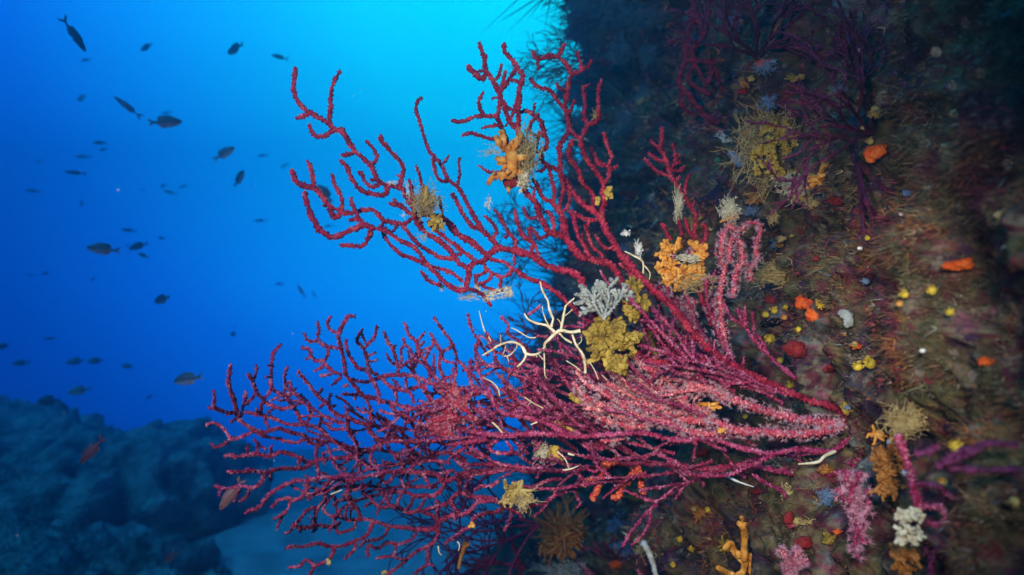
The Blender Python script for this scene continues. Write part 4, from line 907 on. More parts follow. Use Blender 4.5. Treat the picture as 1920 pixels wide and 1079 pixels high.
tuft("long white thread looping beside the tan hydroid ball", 1006, 318, da(1006, 318), 5, 24, 4, 1.2, 'white', 6, curl=.3)
tuft("matted tan hydroid wrapped round the middle of the crimson fan's left arm", 797, 382, da(797, 382, -.025), 27, 27, 280, 1.4, 'tan', 7, curl=.35)
antler("small yellow bryozoan poking from the matted tan hydroid", 798, 366, da(798, 366, -.04), 7, 14, 6, 8, 'ochre', 8)
antler("ochre and orange bryozoan just under the matted tan hydroid", 818, 416, da(818, 416, -.02), 15, 20, 22, 7, 'ochre', 9)
tuft("white wisps rising left of the matted tan hydroid", 768, 356, da(768, 356, -.01), 16, 20, 26, 1.1, 'white', 10, curl=.2)
tuft("tiny white wisp under the fan's left arm by the matted tan hydroid", 756, 402, da(756, 402), 8, 10, 10, 1.0, 'white', 11)
tuft("pale wisp hanging from the branch below the ochre bryozoan", 793, 445, da(793, 445), 14, 12, 26, 1.0, 'pale', 12)
tuft("pale fluff on the upper left branch of the crimson fan", 735, 343, da(735, 343), 10, 7, 26, 1.0, 'white', 13)
tuft("white feathery tip standing free in the blue under the orange clump", 915, 380, da(915, 380), 9, 17, 40, 1.1, 'white', 14, curl=.15)
for i, (x, y, r1, r2, lb) in enumerate([(829, 537, 6, 7, "leftmost of three pale fluffs on the crimson fan's lowest branch"), (865, 545, 9, 9, "middle of three pale fluffs on the crimson fan's lowest branch"), (895, 540, 6, 9, "rightmost of three pale fluffs on the crimson fan's lowest branch")]):
    tuft(lb, x, y, da(x, y, -.008), r1, r2, 45, 1.5, 'pale', 20 + i)
hyd = parse("O 4 2: 905 556 925 553 945 549 958 547"); mb = MB()
for (a, w0, w1) in hyd:
    c = catmull(a, 2); p3 = P(c[:, 0], c[:, 1], np.full(len(c), da(930, 550, -.005))); tube(mb, p3, .0012, 5, .3); star_polyps(mb, p3, np.full(len(c), .001), 60, .007)
growth("hydroid", "pale feathery hydroid arm pointing right below the crimson fan", "hydroid", 930, 550, da(930, 550), mb, M['pale'], smooth=False)
tuft("pale drifting threads under the feathery hydroid arm", 880, 556, da(880, 556), 20, 9, 40, 1.0, 'pale', 26)
tuft("yellowish knot of threads on a thin branch of the crimson fan by the cliff edge", 1120, 216, da(1120, 216, -.005), 8, 9, 70, 1.5, 'yelsponge', 27, curl=.4)
antler("ochre lobed bryozoan on the crimson fan's right limb", 1141, 362, da(1141, 362, -.01), 13, 13, 9, 8, 'ochre', 28)
antler("small ochre bryozoan left of the lobed one on the same limb", 1121, 376, da(1121, 376, -.01), 8, 9, 6, 7, 'ochre', 29)
tuft("tiny white fringe where two crimson limbs meet", 1090, 263, da(1090, 263, -.008), 14, 6, 20, 1.1, 'white', 30)
# the cluster between fan and cliff
thicket("big orange bryozoan rosette in front of the dark cliff", 1278, 492, 1.10, 46, 41, 46, 8, 'orange', 31, hole=.35)
tuft("white tangle of worm tubes in the heart of the orange rosette", 1287, 486, 1.075, 19, 8, 90, 2.2, 'pale', 32, name="worm_tubes", cat="worm tubes", curl=.4)
tuft("brownish hydroid mat hanging under the orange rosette", 1295, 525, 1.11, 40, 22, 160, 1.6, 'tan', 33, curl=.3)
gfan = fan((1132, 598), [100, 75, 125, 88, 60], 36, 4.0, 36, 4, 34, shrink=.66)
colony("grey_bryozoan", "pale grey bushy bryozoan left of the ochre bush", "bryozoan", (1132, 598), [gfan], plane(1080, .965, 1180, .97, wob=.01), M['grey'], jit=.08, seed=35, spike=(3, .0028), knob=.6, part='branches')
thicket("upper ochre bush of blunt lobes beside the grey bryozoan", 1190, 562, .98, 22, 30, 16, 10, 'olive', 36, small=(10, 16))
thicket("large olive yellow bush of blunt lobes at the centre right", 1150, 640, .955, 46, 42, 42, 10, 'olive', 37, small=(11, 18))
antler("small olive bush trailing below the large one", 1160, 685, .955, 20, 22, 14, 12, 'olive', 38)
thicket("olive green bush in the shade among the magenta strands", 1245, 645, 1.09, 46, 26, 22, 9, 'olive', 39, small=(10, 16))
tuft("creamy white tuft perched on top of the upright coral red fan", 1365, 396, 1.12, 19, 22, 190, 1.9, 'pale', 40, curl=.2)
antler("little orange lobes beneath the creamy tuft", 1366, 408, 1.12, 22, 9, 12, 5, 'orange', 41)
tuft("pale green hydroid sleeve hanging on the small upright crimson fan", 1271, 383, 1.13, 8, 30, 120, 1.5, 'pale', 42, curl=.25)
tuft("white fuzzy ball on a thin branch left of the orange rosette", 1174, 438, 1.06, 8, 6, 40, 1.6, 'white', 43)
tuft("white bottle-brush hydroid left of the orange rosette", 1197, 467, 1.06, 7, 17, 70, 1.3, 'white', 44)
for i, (x, y, rx, ry, dd, w, lb) in enumerate([(1085, 745, 16, 34, 1.04, 13, "upper ochre blade behind the magenta strands"), (1065, 805, 22, 24, 1.05, 13, "middle ochre blade behind the magenta strands"), (1035, 850, 26, 18, 1.05, 13, "lowest ochre blade behind the magenta strands"),
        (1352, 690, 10, 20, 1.03, 10, "ochre finger beside the rosy fan's upper strand"), (1330, 760, 22, 14, 1.035, 8, "star-shaped orange bryozoan between the rosy strands"), (1352, 806, 14, 9, .99, 6, "slim orange blade lying on the rosy strand")]):
    antler(lb, x, y, dd, rx, ry, 9, w, 'ochre' if i < 4 else 'orange', 50 + i, fork=1)
antler("pale yellow-green bryozoan caught in the lower magenta fan", 965, 925, 1.0, 36, 28, 22, 7, 'yelsponge', 57)
tuft("pale yellow threads hanging from the yellow-green bryozoan", 985, 940, .99, 26, 22, 60, 1.3, 'tan', 58)
tuft("whitish hydroid fluff behind the lowest ochre blade", 1015, 850, 1.03, 18, 20, 70, 1.4, 'pale', 59)
lump("tiny yellow sponge at the tip of the lowest crimson-magenta arm", [(722, 1073, 6, 4), (718, 1075, 4, 4)], 'yelsponge', 60, .97)
lump("small tan sponge on the lower left arm of the magenta fan", [(617, 1055, 5, 6), (614, 1050, 4, 4)], 'tan', 61, .965)
antler("orange speck of bryozoan on a low magenta branch", 886, 985, .98, 7, 7, 5, 7, 'orange', 62)
brow = parse("Q6 9 5: 560 700 530 800 500 900 480 1010; Q6 6 3: 560 760 600 720"); mb = MB()
for (a, w0, w1) in brow:
    c = catmull(a, 2); tube(mb, P(c[:, 0], c[:, 1], np.full(len(c), 1.1)), np.linspace(w0, w1, len(c)) / 2 * 1.1 / F, 7, .3, .5)
growth("brown_alga", "brown ragged blade hanging in the dark net below", "seaweed", 868, 1040, 1.1, mb, M['rust'])
colony("sea_fan", "dense dotted crimson patch of tiny twigs in the middle of the magenta fan", "sea fan", (895, 785), [fan((895, 785), [150, 165, 180, 138, 195], 42, 5, 34, 3, 63, n=3)], plane(800, .985, 900, .99, wob=.01), M['crimson'], jit=.05, seed=63, part='branches', polyps=(1.5, .004), pm=M['polyp_pink'], spike=(3, .002))

# on the cliff
tuft("shaggy tan hydroid mound on the upper cliff", 1452, 280, wd(1450, 285, .93), 68, 70, 760, 2.0, 'tan', 70, curl=.3)
thicket("ochre bryozoan lobes all through the shaggy tan mound", 1458, 282, wd(1462, 285, .90), 46, 54, 36, 7, 'ochre', 71, small=(8, 13))
tuft("bright cream tuft at the base of the shaggy tan mound", 1487, 352, wd(1487, 352, .93), 30, 24, 200, 2.2, 'pale', 72, curl=.25)
antler("orange forked bryozoan at the right foot of the shaggy mound", 1530, 335, wd(1530, 335, .93), 26, 28, 14, 9, 'orange', 73)
antler("ochre lobes hanging under the bright cream tuft", 1500, 370, wd(1500, 370, .94), 34, 16, 12, 8, 'ochre', 74)
antler("small orange lump at the left shoulder of the shaggy mound", 1402, 255, wd(1402, 255, .94), 14, 12, 8, 8, 'orange', 75)
tuft("white thread net stretched left of the shaggy mound", 1352, 262, wd(1352, 262, .95), 22, 16, 12, 1.6, 'white', 76, curl=.3)
tuft("blue-white feathery tuft above the shaggy mound", 1440, 195, wd(1440, 195, .95), 22, 18, 60, 1.2, 'bluegrey', 77)
tuft("blue-white feathery tuft on the dark upper cliff at right", 1578, 165, wd(1578, 165, .95), 20, 16, 70, 1.2, 'bluegrey', 78)
tuft("tan feathery hydroid spreading right of the upright coral red fan", 1462, 515, wd(1462, 515, .95), 50, 26, 260, 1.5, 'tan', 79, curl=.2)
lump("big double-lobed bright orange sponge on the lit cliff", [(1508, 567, 18, 14), (1520, 573, 13, 11), (1528, 580, 12, 10), (1541, 594, 24, 19), (1530, 600, 14, 12), (1553, 606, 14, 9)], 'sponge', 80, amp=.18)
lump("blue-white crust beside the big orange sponge", [(1588, 592, 10, 11), (1591, 603, 8, 13), (1581, 587, 10, 6)], 'grey', 81, amp=.4)
lump("orange elongated sponge on the right of the cliff", [(1800, 497, 22, 10), (1784, 500, 18, 8), (1813, 493, 12, 10)], 'sponge', 82, amp=.3)
lump("red-orange sponge on the dark cliff right of the shaggy mound", [(1640, 288, 18, 12), (1652, 280, 12, 10), (1632, 298, 10, 9)], 'sponge', 83, amp=.3)
lump("tall dull yellow sponge on the far right cliff", [(1772, 285, 10, 18), (1780, 308, 13, 22), (1788, 330, 8, 14)], 'yelsponge', 84, amp=.35)
lump("blue-grey sponge patch left of the shaggy mound", [(1382, 297, 13, 9), (1390, 308, 11, 9), (1370, 288, 8, 6)], 'bluegrey', 85, amp=.25)
lump("small green alga ball beside the white thread net", [(1345, 301, 6, 6)], 'green', 86, name="alga_ball", cat="seaweed")
lump("dark red sponge in a hollow left of the yellow cups", [(1488, 652, 19, 14), (1500, 660, 14, 12)], 'redsponge', 87)
lump("salmon crust beneath the little yellow cups", [(1440, 606, 14, 7), (1455, 603, 12, 7)], 'pink', 88, amp=.4)
lump("pinkish red lobes above the pair of largest yellow cups' left", [(1553, 693, 10, 6), (1563, 686, 9, 6), (1570, 680, 6, 5)], 'redsponge', 89)
lump("red sponge near the bottom beside a yellow one", [(1479, 972, 10, 13), (1483, 985, 8, 10)], 'redsponge', 90)
lump("red sponge at the bottom below its twin", [(1506, 1018, 15, 11), (1514, 1022, 9, 8)], 'redsponge', 91)
lump("dull yellow sponge between two red sponges near the bottom", [(1495, 979, 7, 9)], 'yelsponge', 92)
cups = [(1437, 591, 5, "left one of the two little yellow cups above the salmon crust"), (1452, 583, 6, "brighter yellow cup just above the salmon crust"), (1473, 576, 4.5, "small yellow cup nearest the orange sponge's left"), (1471, 596, 4.5, "orange-yellow cup below the small one by the orange sponge"),
        (1497, 618, 5.5, "round yellow cup right of the salmon crust"), (1445, 635, 8, "big pale yellow cup below the salmon crust"), (1542, 570, 8, "yellow cup capped with white touching the big orange sponge"), (1608, 688, 8.5, "left of the pair of large yellow cups"), (1632, 682, 10, "largest yellow cup, right of its pair"),
        (1483, 724, 7, "yellow-green spiky cup above the magenta root"), (1398, 781, 4, "tiny yellow-green cup in shade under the rosy strand"), (1464, 676, 5, "small yellow cup under the dark red sponge"), (1602, 645, 5, "cream shell-like cup below the blue-white crust"), (1696, 553, 7, "left yellow cup of the upper right trio"), (1747, 545, 7.5, "right yellow cup of the upper right trio"), (1782, 586, 6.5, "lone yellow cup low in the upper right group"),
        (1687, 571, 5, "orange cup under the left one of the upper right trio"), (1641, 208, 10, "dim yellow cup high on the dark cliff"), (1632, 266, 6, "dim small yellow cup above the red-orange sponge"), (1768, 902, 7, "orange cup beside the thick magenta stem"), (1902, 941, 9, "dull yellow cup at the right edge"), (1795, 837, 10, "yellow cup among the blurred rosy strands"), (1302, 955, 4, "tan little cup on the lower cliff"), (1327, 955, 4.5, "green-yellow little cup on the lower cliff"),
        (1275, 1012, 5, "yellow cup near the white club"), (1297, 1028, 5.5, "yellow cup low right of the white club"), (1262, 1060, 4.5, "lowest small yellow cup by the white club"), (1627, 447, 4, "tiny yellow cup below the violet shadow"), (1462, 458, 7, "small orange cup beside the upright coral red fan")]
for i, (x, y, r_, lb) in enumerate(cups):
    d = wd(x, y, .975); k = d / F; mb = MB(); c = P(np.array([x]), np.array([y]), np.array([d]))[0]; _, nn, _ = hit(x, y)
    v, f = ico(3); rad = np.linalg.norm(v, axis=1)
    mouth = np.clip((v @ nn - .78) / .22, 0, 1)
    vv = v * (1 + .10 * fbm(v, 5, 2, i))[:, None] - nn[None] * (mouth * .45)[:, None]
    mb.add(c + vv * r_ * k, f)
    for j in range(26):
        t = NP.normal(size=3); t -= t.dot(nn) * nn; t /= np.linalg.norm(t)
        q0 = c + (t * .6 + nn * .7) * r_ * k; tube(mb, np.stack([q0, q0 + (t * .35 + nn * .2) * r_ * k, q0 + (t * .7 + nn * .15) * r_ * k]), np.array([.09, .08, .05]) * r_ * k, 4)
    growth("cup_coral", lb, "cup coral", x, y, d, mb, M['orange' if 'orange' in lb.split(' ')[0] or 'small orange' in lb else ('yelsponge' if 'dim' in lb or 'dull' in lb or 'tan' in lb or 'cream' in lb else 'yellow')])
antler("rust-brown antler bryozoan in the shade under the fans", 1055, 1000, wd(1055, 1000, .80), 52, 44, 120, 5, 'rust', 100, inner=.7)
mb = MB(); dq = wd(1390, 1040, .9)
for (a, w0, w1) in parse("""D3 16 10: 350 870 340 810 310 785; D3 14 9: 340 800 400 800; D3 12 8: 340 800 330 750; D3 16 10: 345 1000 290 945 270 900 235 930; D3 16: 300 960 370 975 385 990; D3 16 12: 350 990 340 1060 300 1085
D3 14 10: 290 1085 240 1060 195 1035; D3 14 9: 400 970 405 900 400 845; D3 14 11: 400 960 380 1070; D3 12 9: 400 960 450 1000 480 1045; D3 14: 350 860 345 940 350 1000"""):
    c = catmull(a, 2); dd = dq + .01 * np.sin(np.linspace(0, 4, len(c)) + a[0, 0]); tube(mb, P(c[:, 0], c[:, 1], dd), np.linspace(w0, w1, len(c)) / 2 * dd / F, 9, .08, .45)
growth("bryozoan", "pale orange forked flat bryozoan standing on the lower cliff", "bryozoan", 1390, 1040, dq, mb, M['orange'])
thicket("cream lumpy coral cluster at the lower right", 1705, 985, wd(1705, 985, .9), 30, 34, 30, 8, 'pale', 102, small=(7, 11))
thicket("ochre lobes under the cream cluster", 1695, 1045, wd(1695, 1045, .9), 24, 30, 18, 9, 'rust', 103, small=(9, 14))
thicket("rusty orange ragged bryozoan left of the thick magenta stem", 1668, 880, wd(1668, 880, .9), 30, 66, 44, 6, 'rust', 104, small=(10, 17))
tuft("tan shaggy hydroid above the thick magenta stem", 1690, 790, wd(1690, 790, .92), 36, 34, 220, 1.8, 'tan', 105)
antler("orange little fingers beside the reef root", 1640, 815, wd(1640, 815, .9), 16, 24, 8, 6, 'orange', 106, fork=1)
antler("ochre finger sponge arching over the reef root", 1585, 762, .93, 22, 18, 7, 13, 'olive', 107, fork=1)
tuft("grey-white bushy hydroid at the bottom edge", 1045, 1070, wd(1045, 1070, .75), 46, 30, 90, 1.8, 'grey', 108, curl=.15)
tuft("pale twiggy hydroid at the bottom edge beside the pink worm", 1085, 1062, wd(1085, 1062, .8), 18, 22, 18, 1.8, 'grey', 109, curl=.15)
mb = MB(); dq = wd(1215, 1040, .9)
for (a, w0, w1) in parse("O 12 8: 1231 1085 1224 1056 1216 1035 1206 1018"): c = catmull(a, 2); tube(mb, P(c[:, 0], c[:, 1], np.full(len(c), dq)), np.linspace(w1, w0, len(c)) / 2 * dq / F, 9, .25)
growth("club_sponge", "white club-shaped sponge on the lower cliff", "sponge", 1215, 1040, dq, mb, M['white'])
for i, (x, y, r_, lb) in enumerate([(1612, 466, 4, "bright white shell on the cliff below the violet fan"), (1730, 658, 5, "white square-ish shell on the right of the cliff"), (1690, 402, 4, "dull white shell high on the right of the cliff"), (1700, 887, 8, "white shell stuck on the thick magenta stem"), (1672, 828, 8, "cream shell at the top of the thick magenta stem"), (1610, 93, 7, "pale round shell on the dark upper cliff")]):
    lump(lb, [(x, y, r_ * 1.1, r_ * .8)], 'white', 120 + i, wd(x, y, .93 if i in (3, 4) else .97), name="shell", cat="shell", amp=.25)
small = [('sponge', "small orange sponge crust dotting the cliff", 11), ('redsponge', "small red sponge crust dotting the cliff", 12), ('yelsponge', "small dull yellow sponge crust dotting the cliff", 8), ('bluegrey', "small blue-grey sponge crust dotting the cliff", 7), ('tan', "small tan sponge crust dotting the cliff", 10)]
rs = random.Random(77)
for i, (x, y, a_, b_) in enumerate([(1092, 28, 34, 30), (1120, 70, 26, 28), (1105, 5, 30, 22), (1140, 20, 34, 34), (1078, 60, 22, 20), (1110, 120, 18, 24), (1085, 175, 16, 22), (1075, 235, 16, 24), (1068, 300, 14, 24), (1055, 370, 14, 24), (1160, 100, 22, 30), (1190, 40, 26, 26), (1150, 170, 20, 18), (1215, 105, 18, 24), (1170, 230, 14, 20), (1235, 30, 22, 18), (1130, 250, 12, 18), (1205, 180, 14, 16)]):
    dq = 2.75 if hit(x, y)[0] is None else wd(x, y, .97)
    growth("hydroid", "shaggy bush tinted with blue water light along the cliff's outer edge", "hydroid", x, y, dq, tuft_mb(x, y, dq, a_, b_, 170, 1.9, 600 + i, curl=.3, start=.15), M['bluelit_bush'], smooth=False, group="shaggy bushes along the cliff's outer edge")
# mats of growth that mottle the shaded upper cliff
mats = [('tan', "brown shaggy hydroid mat on the shaded cliff", 9), ('bluegrey', "blue-grey hydroid mat on the shaded cliff", 9), ('rust', "rust-coloured bryozoan mat on the shaded cliff", 8), ('olive', "olive growth mat on the shaded cliff", 7)]
for mn, lb, cnt in mats:
    for i in range(cnt):
        x, y = rs.uniform(1130, 1560), rs.uniform(15, 480) if i % 3 else rs.uniform(860, 1060)
        if hit(x, y)[0] is None: continue
        d_ = wd(x, y, .985); a_, b_ = rs.uniform(9, 24), rs.uniform(8, 20)
        if mn in ('tan', 'bluegrey'): growth("hydroid_mat", lb, "hydroid", x, y, d_, tuft_mb(x, y, d_, a_, b_, 60, 1.6, rs.randint(0, 9999), curl=.3, start=.3), M[mn], smooth=False, group=lb.replace("mat", "mats"))
        else: growth("bryozoan_mat", lb, "bryozoan", x, y, d_, antler_mb(x, y, d_, a_ * .8, b_ * .8, 16, 5, rs.randint(0, 9999), inner=1.0, depth=.4), M[mn], group=lb.replace("mat", "mats"))
for mn, lb, cnt in small:
    for i in range(cnt):
        x, y = rs.uniform(1120, 1900), rs.uniform(20, 1060)
        if hit(x, y)[0] is None: continue
        r_ = rs.uniform(3, 11); lump(lb, [(x, y, r_ * rs.uniform(.8, 1.6), r_ * .7), (x + r_ * rs.uniform(-.4, .4), y + r_ * .2, r_ * .8, r_ * .6)], mn, rs.randint(0, 9999), amp=.7, group=lb.replace("crust", "crusts"), flat=.16, freq=2.6)
# ------------------------------------------------------------ fish
def fishmat(name, back, belly, rough=.45, band=None):
    m = bpy.data.materials.new(name); m.use_nodes = True; nt = m.node_tree; n = nt.nodes; l = nt.links; b = n["Principled BSDF"]
    tc = n.new("ShaderNodeTexCoord"); sp = n.new("ShaderNodeSeparateXYZ"); l.new(tc.outputs["Object"], sp.inputs[0])
    mr = n.new("ShaderNodeMapRange"); mr.inputs[1].default_value = -.11; mr.inputs[2].default_value = .06; l.new(sp.outputs["Z"], mr.inputs[0])
    nz = n.new("ShaderNodeTexNoise"); nz.inputs["Scale"].default_value = 30; l.new(tc.outputs["Object"], nz.inputs["Vector"])
    ad = n.new("ShaderNodeMath"); ad.operation = 'MULTIPLY_ADD'; ad.inputs[1].default_value = .5; l.new(nz.outputs["Fac"], ad.inputs[0]); l.new(mr.outputs[0], ad.inputs[2])
    cr = n.new("ShaderNodeValToRGB"); ramp(cr, [(.25, belly), (.75, back)]); l.new(ad.outputs[0], cr.inputs["Fac"]); out = cr.outputs["Color"]
    if band:
        lt = n.new("ShaderNodeMath"); lt.operation = 'COMPARE'; lt.inputs[1].default_value = -.30; lt.inputs[2].default_value = .035; l.new(sp.outputs["X"], lt.inputs[0])
        mx = n.new("ShaderNodeMix"); mx.data_type = 'RGBA'; l.new(lt.outputs[0], mx.inputs[0]); l.new(out, mx.inputs[6]); mx.inputs[7].default_value = (*band, 1); out = mx.outputs[2]
    l.new(out, b.inputs["Base Color"]); b.inputs["Roughness"].default_value = rough
    return m
FM = {'dark': fishmat("dark_fish", (.04, .05, .06), (.26, .27, .27)), 'pale': fishmat("pale_fish", (.30, .36, .36), (.8, .8, .76)), 'grey': fishmat("grey_fish", (.12, .14, .14), (.7, .62, .58)),
      'red': fishmat("red_fish", (.26, .05, .045), (.36, .13, .11)), 'orange': fishmat("orange_fish", (.50, .17, .11), (.62, .33, .25)), 'bream': fishmat("silver_bream", (.22, .26, .28), (.5, .5, .5), band=(.01, .01, .01)), 'brown': fishmat("brown_fish", (.07, .05, .025), (.16, .12, .07))}
eye_m = mat("fish_eye", [(.4, (.01, .01, .012)), (.6, (.02, .02, .02))], 5, .2, bump=0)
fin_m = {k: v for k, v in FM.items()}
SHAPE = {'chromis': (.36, .30, 1.0), 'slender': (.19, .20, 1.0), 'oval': (.42, .26, .8), 'anthias': (.29, .28, 1.35)}   # height, fin size, fork
XS = np.array([.5, .485, .45, .39, .30, .18, .05, -.08, -.2, -.3, -.37, -.41])
HS = np.array([.03, .17, .36, .60, .84, .98, 1.0, .90, .66, .42, .27, .24])
def fish_meshes(shape):
    H, fs, fork = SHAPE[shape]; b = MB(); k = 16; R = []
    for x, h in zip(XS, HS):
        a = np.arange(k) / k * 2 * np.pi; R.append(np.stack([np.full(k, x), np.sin(a) * h * H * .22, np.cos(a) * h * H * .5 - .01 * (1 - h)], -1))
    v = np.concatenate(R + [[[.508, 0, 0]], [[-.42, 0, 0]]]); f = []
    for i in range(len(XS) - 1):
        for j in range(k): f.append((i * k + j, (i + 1) * k + j, (i + 1) * k + (j + 1) % k, i * k + (j + 1) % k))
    m = len(XS) * k
    for j in range(k): f.append((m, j, (j + 1) % k)); f.append((m + 1, (len(XS) - 1) * k + (j + 1) % k, (len(XS) - 1) * k + j))
    def fin(poly, th=.006):
        q = MB(); n_ = len(poly); P2 = np.array(poly); c = P2.mean(0)
        vv = np.concatenate([np.c_[P2[:, 0], np.full(n_, 0.001), P2[:, 1]], np.c_[P2[:, 0], np.full(n_, -.001), P2[:, 1]], [[c[0], th, c[1]], [c[0], -th, c[1]]]])
        ff = []
        for i in range(n_): j = (i + 1) % n_; ff += [(i, j, 2 * n_), (n_ + j, n_ + i, 2 * n_ + 1), (i, n_ + i, n_ + j, j)]
        q.add(vv, ff); return q
    t = .12 * H
    tail_u = [(-.39, .11 * H), (-.45, .15 * H), (-.52, .035 + .09 * fork * .8), (-.60 - .04 * fork, .06 + .06 * fork), (-.55, .035), (-.50, .0), (-.40, 0)]
    tail_l = [(x, -z) for x, z in tail_u][::-1]
    tail = fin(tail_u); q = fin(tail_l); tail.add(np.concatenate(q.v), q.f)
    dz = H * .5
    dors = fin([(.24, dz * .88), (.16, dz * 1.22), (.02, dz * 1.32), (-.12, dz * 1.22), (-.22, dz * 1.18), (-.30, dz * .75), (-.27, dz * .42), (-.1, dz * .78), (.05, dz * .92)])
    anal = fin([(-.02, -dz * .9), (-.06, -dz * 1.25), (-.16, -dz * 1.2), (-.27, -dz * .85), (-.28, -dz * .4), (-.14, -dz * .7)])
    pelv = fin([(.16, -dz * .9), (.08, -dz * 1.32), (.04, -dz * 1.25), (.06, -dz * .9)])
    pect = MB(); vv = np.array([(.20, 0, .0), (.16, .03, .03), (.05, .09, .02), (.02, .10, -.04), (.08, .06, -.07), (.17, .02, -.05)]) * (1, 1, fs * 3) + (0, H * .20, -.03)
    vv2 = vv + (0, .004, 0); n_ = 6; ff = [tuple(range(n_)), tuple(range(2 * n_ - 1, n_ - 1, -1))] + [(i, i + n_, (i + 1) % n_ + n_, (i + 1) % n_) for i in range(n_)]
    pect.add(np.concatenate([vv, vv2]), ff)
    eye = MB(); ev, ef = ico(2); eye.add(np.array((.385, H * .118, .10 * H)) + ev * .026 * (H / .3) ** .5, ef)
    body = MB(); body.add(v, f)
    return body, tail, dors, anal, pelv, pect, eye
PROTO = {}
def build_proto(shape, col, full):
    key = (shape, col, full)
    if key in PROTO: return PROTO[key]
    body, tail, dors, anal, pelv, pect, eye = fish_meshes(shape)
    if not full:
        for q in (tail, dors, anal, pelv): body.add(np.concatenate(q.v), q.f)
        o = body.build("fish", FM[col]); me = [("fish", o.data)]; bpy.data.objects.remove(o)
    else:
        me = []
        for nm, q, mm in (("body", body, FM[col]), ("tail_fin", tail, FM[col]), ("dorsal_fin", dors, FM[col]), ("anal_fin", anal, FM[col]), ("pelvic_fin", pelv, FM[col]), ("pectoral_fin", pect, FM[col]), ("eye", eye, eye_m)):
            o = q.build(nm, mm); me.append((nm, o.data)); bpy.data.objects.remove(o)
            if nm in ("pectoral_fin", "eye"):
                q.v = [np.concatenate(q.v) * (1, -1, 1)]; q.f = [t[::-1] for t in q.f]; o = q.build(nm, mm); me.append((nm, o.data)); bpy.data.objects.remove(o)
    PROTO[key] = me
    return me
def fish(px, py, ln, ang, shape, col, label, size=.12, turn=0, d=None, group="loose school of fish in the open water"):
    d = d or min(max(size * F / ln, 1.35), 7.5)
    L = ln * d / F / 1.12                                    # px length covers nose to fork
    a = math.radians(ang); j = math.radians(turn)
    f_ = Vector((math.cos(a) * math.cos(j), math.sin(j), math.sin(a) * math.cos(j))).normalized()
    up = Vector((0, 0, 1)); up = (up - up.dot(f_) * f_)
    if up.length < .2: up = Vector((-1, 0, .2)); up = up - up.dot(f_) * f_
    up.normalize(); sd_ = up.cross(f_)
    mt = Matrix((f_, sd_, up)).transposed().to_4x4() @ Matrix.Scale(L / math.cos(j) ** .5, 4)
    mt.translation = Vector(P(np.array([px]), np.array([py]), np.array([d]))[0])
    full = ln >= 26
    me = build_proto(shape, col, full)
    if not full:
        o = bpy.data.objects.new("fish", me[0][1]); COL.objects.link(o); o.matrix_world = mt
        return tag(o, label, "fish", group)
    e = bpy.data.objects.new("fish", None); COL.objects.link(e); e.matrix_world = mt; e.empty_display_size = .1
    tag(e, label, "fish", group)
    for nm, q in me:
        o = bpy.data.objects.new(nm, q); COL.objects.link(o); o.parent = e
    return e
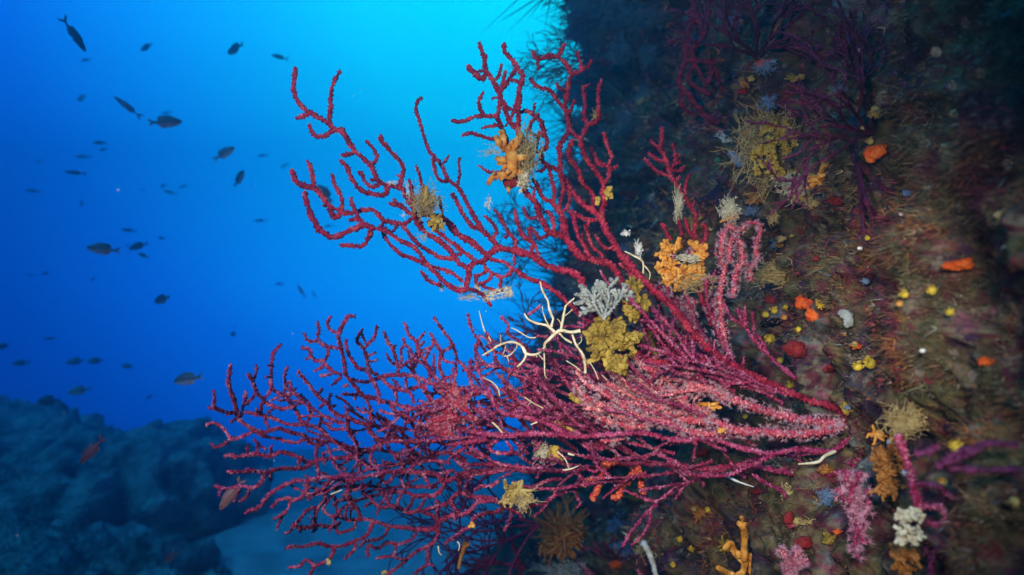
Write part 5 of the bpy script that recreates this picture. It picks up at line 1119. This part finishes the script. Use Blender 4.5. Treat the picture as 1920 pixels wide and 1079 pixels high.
FISH = [
 (141, 68, 74, -58, 'slender', 'dark', "slender dark fish diving head down near the top left corner"), (160, 113, 26, 178, 'slender', 'dark', "small dark fish level just under the diving slender fish"),
 (274, 89, 32, 195, 'chromis', 'dark', "dark fish swimming left alone at the top, right of the diving one"), (440, 92, 46, 192, 'chromis', 'dark', "large dark fish with forked tail highest left of the crimson fan"),
 (523, 107, 40, 160, 'slender', 'grey', "grey fish just above the crimson fan's upper left tip"), (153, 184, 30, 190, 'chromis', 'pale', "pale fish swimming left below the diving slender fish"),
 (237, 199, 52, 137, 'slender', 'pale', "pale slender fish tilting nose up, upper left of the pink-bellied fish"), (311, 212, 22, 188, 'slender', 'dark', "small dark fish just above the pink-bellied fish"),
 (313, 229, 54, 12, 'chromis', 'grey', "pink-bellied grey fish facing right in the upper left water"), (186, 268, 32, 176, 'slender', 'dark', "upper of two dark fish close together below the pale slender fish"),
 (193, 281, 24, 178, 'slender', 'dark', "lower of two dark fish close together below the pale slender fish"), (154, 294, 26, 184, 'slender', 'grey', "faint fish beneath the close pair of dark fish"),
 (72, 303, 16, 190, 'slender', 'grey', "faint small fish far left at the height of the close pair"), (139, 324, 36, 176, 'slender', 'dark', "dark slim fish level below the close pair"),
 (422, 287, 46, 32, 'chromis', 'grey', "grey fish climbing to the right in mid water"), (492, 292, 22, 186, 'slender', 'dark', "small dark fish right of the climbing grey fish"),
 (533, 311, 19, 225, 'slender', 'dark', "tiny tilted fish beside the crimson fan's middle left tip"), (449, 334, 40, 48, 'oval', 'dark', "chubby black fish with spread tail climbing right"),
 (608, 362, 42, 128, 'oval', 'grey', "grey fish hidden behind a crimson branch"), (305, 349, 22, 190, 'slender', 'dark', "left of two tiny dark fish in mid water"), (343, 350, 20, 190, 'slender', 'dark', "right of two tiny dark fish in mid water"),
 (318, 361, 26, 165, 'slender', 'pale', "faint pale fish under the two tiny dark ones"), (268, 356, 9, 180, 'chromis', 'dark', "speck of a fish left of the two tiny dark ones"), (60, 358, 25, 172, 'slender', 'grey', "faint fish at far left in mid water"),
 (153, 381, 12, 80, 'chromis', 'dark', "tiny fish seen end-on left of mid water"), (487, 414, 23, 182, 'slender', 'dark', "lone small dark fish left of the crimson fan's lowest loop"), (240, 432, 25, 174, 'slender', 'dark', "small dark fish above the yellowish group"),
 (303, 447, 24, 168, 'slender', 'dark', "small dark fish right above the tight trio"), (191, 467, 54, 174, 'chromis', 'grey', "largest fish of the lower left group, yellowish, facing left"), (258, 462, 34, 202, 'chromis', 'dark', "dark fish of the tight trio nosing down left"),
 (239, 460, 16, 188, 'slender', 'dark', "tiny fish touching the tight trio's left side"), (268, 479, 35, 164, 'slender', 'grey', "grey fish lowest of the tight trio"), (85, 513, 13, 200, 'chromis', 'dark', "tiny fish right of the faintest one, lower far left"),
 (174, 524, 17, 192, 'slender', 'dark', "tiny dark fish below the yellowish large fish"), (55, 516, 15, 178, 'slender', 'grey', "faintest little fish, lower far left"), (523, 533, 20, 180, 'slender', 'dark', "small fish left of the pale pair under the crimson fan"),
 (564, 545, 28, 118, 'slender', 'pale', "left fish of the pale pair diving under the crimson fan"), (589, 552, 22, 128, 'slender', 'grey', "right fish of the pale pair diving under the crimson fan"), (303, 562, 38, 196, 'oval', 'dark', "dark fish with a raised tail alone in the lower water"),
 (437, 627, 19, 182, 'oval', 'dark', "chubby dark little fish above the magenta fan's left tips"), (440, 613, 11, 200, 'slender', 'grey', "tiny fish just over the chubby little one"), (484, 636, 9, 190, 'slender', 'grey', "speck of a fish right of the chubby little one"),
 (92, 635, 23, 180, 'slender', 'dark', "dim fish at left above the silver breams"), (38, 681, 28, 184, 'chromis', 'grey', "faint bream at the far left above the rock"), (140, 678, 30, 186, 'oval', 'bream', "left of two silver breams over the rock"), (178, 677, 26, 182, 'oval', 'bream', "right of two silver breams over the rock"),
 (238, 687, 22, 176, 'oval', 'bream', "small silver bream right of the two others"), (350, 711, 60, 190, 'chromis', 'grey', "large grey-pink fish facing left over the rock's right end"), (147, 733, 34, 190, 'oval', 'pale', "pale striped fish skimming the rock's top"), (280, 745, 21, 205, 'slender', 'dark', "small dark fish at the rock's top edge"),
 (170, 847, 60, 232, 'anthias', 'red', "dull red fish nosing down in front of the rock"), (431, 930, 66, 236, 'anthias', 'orange', "orange-pink fish nosing down behind the magenta fan's left arm"), (318, 1046, 46, 218, 'anthias', 'red', "dim red fish low over the sand"),
 (402, 1066, 32, 118, 'slender', 'dark', "dark fish at the bottom edge over the sand"), (110, 980, 28, 178, 'oval', 'pale', "pale blurred fish in the rock's shadow"), (90, 752, 44, 184, 'oval', 'brown', "brown fish hovering just above the rock's left end"), (4, 650, 24, 20, 'oval', 'dark', "dark fish cut off by the left edge"), (615, 424, 18, 190, 'slender', 'dark', "small fish glimpsed behind the crimson fan's left loop")]
rf = random.Random(5)
for (x, y, ln, a, sh, c, lb) in FISH:
    fish(x, y, ln, a, sh, c, lb, size={'slender': .12, 'chromis': .115, 'oval': .10, 'anthias': .085}[sh], turn=rf.uniform(-38, 38), d=(4.6 if 'hovering' in lb else (3.9 if 'shadow' in lb else (6.2 if 'bream' in lb else None))))

# ------------------------------------------------------------ drifting specks in the water
ms = MB(); v0, f0 = ico(1); rm = np.random.RandomState(9)
for i in range(420):
    d = .6 + 2.3 * rm.rand(); x, y = rm.uniform(0, 1920), rm.uniform(0, 1079)
    ms.add(P(np.array([x]), np.array([y]), np.array([d]))[0] + v0 * (.00016 + .0004 * rm.rand() ** 4), f0)
for (x, y, s) in [(1755, 98, 8), (1577, 143, 4), (1785, 160, 5), (1652, 187, 5), (1725, 253, 4), (1735, 267, 4), (1890, 308, 5), (1810, 43, 4), (1870, 590, 5), (1836, 138, 4), (1867, 786, 4)]:
    d = .30; ms.add(P(np.array([x]), np.array([y]), np.array([d]))[0] + v0 * s * .24 * d / F, f0)
M['snow'] = mat("drifting_speck", [(.3, (.5, .5, .45)), (.7, (.8, .8, .75))], 50, .8, bump=0)
tag(ms.build("marine_snow", M['snow']), "pale specks drifting in the water", "specks", kind="stuff")
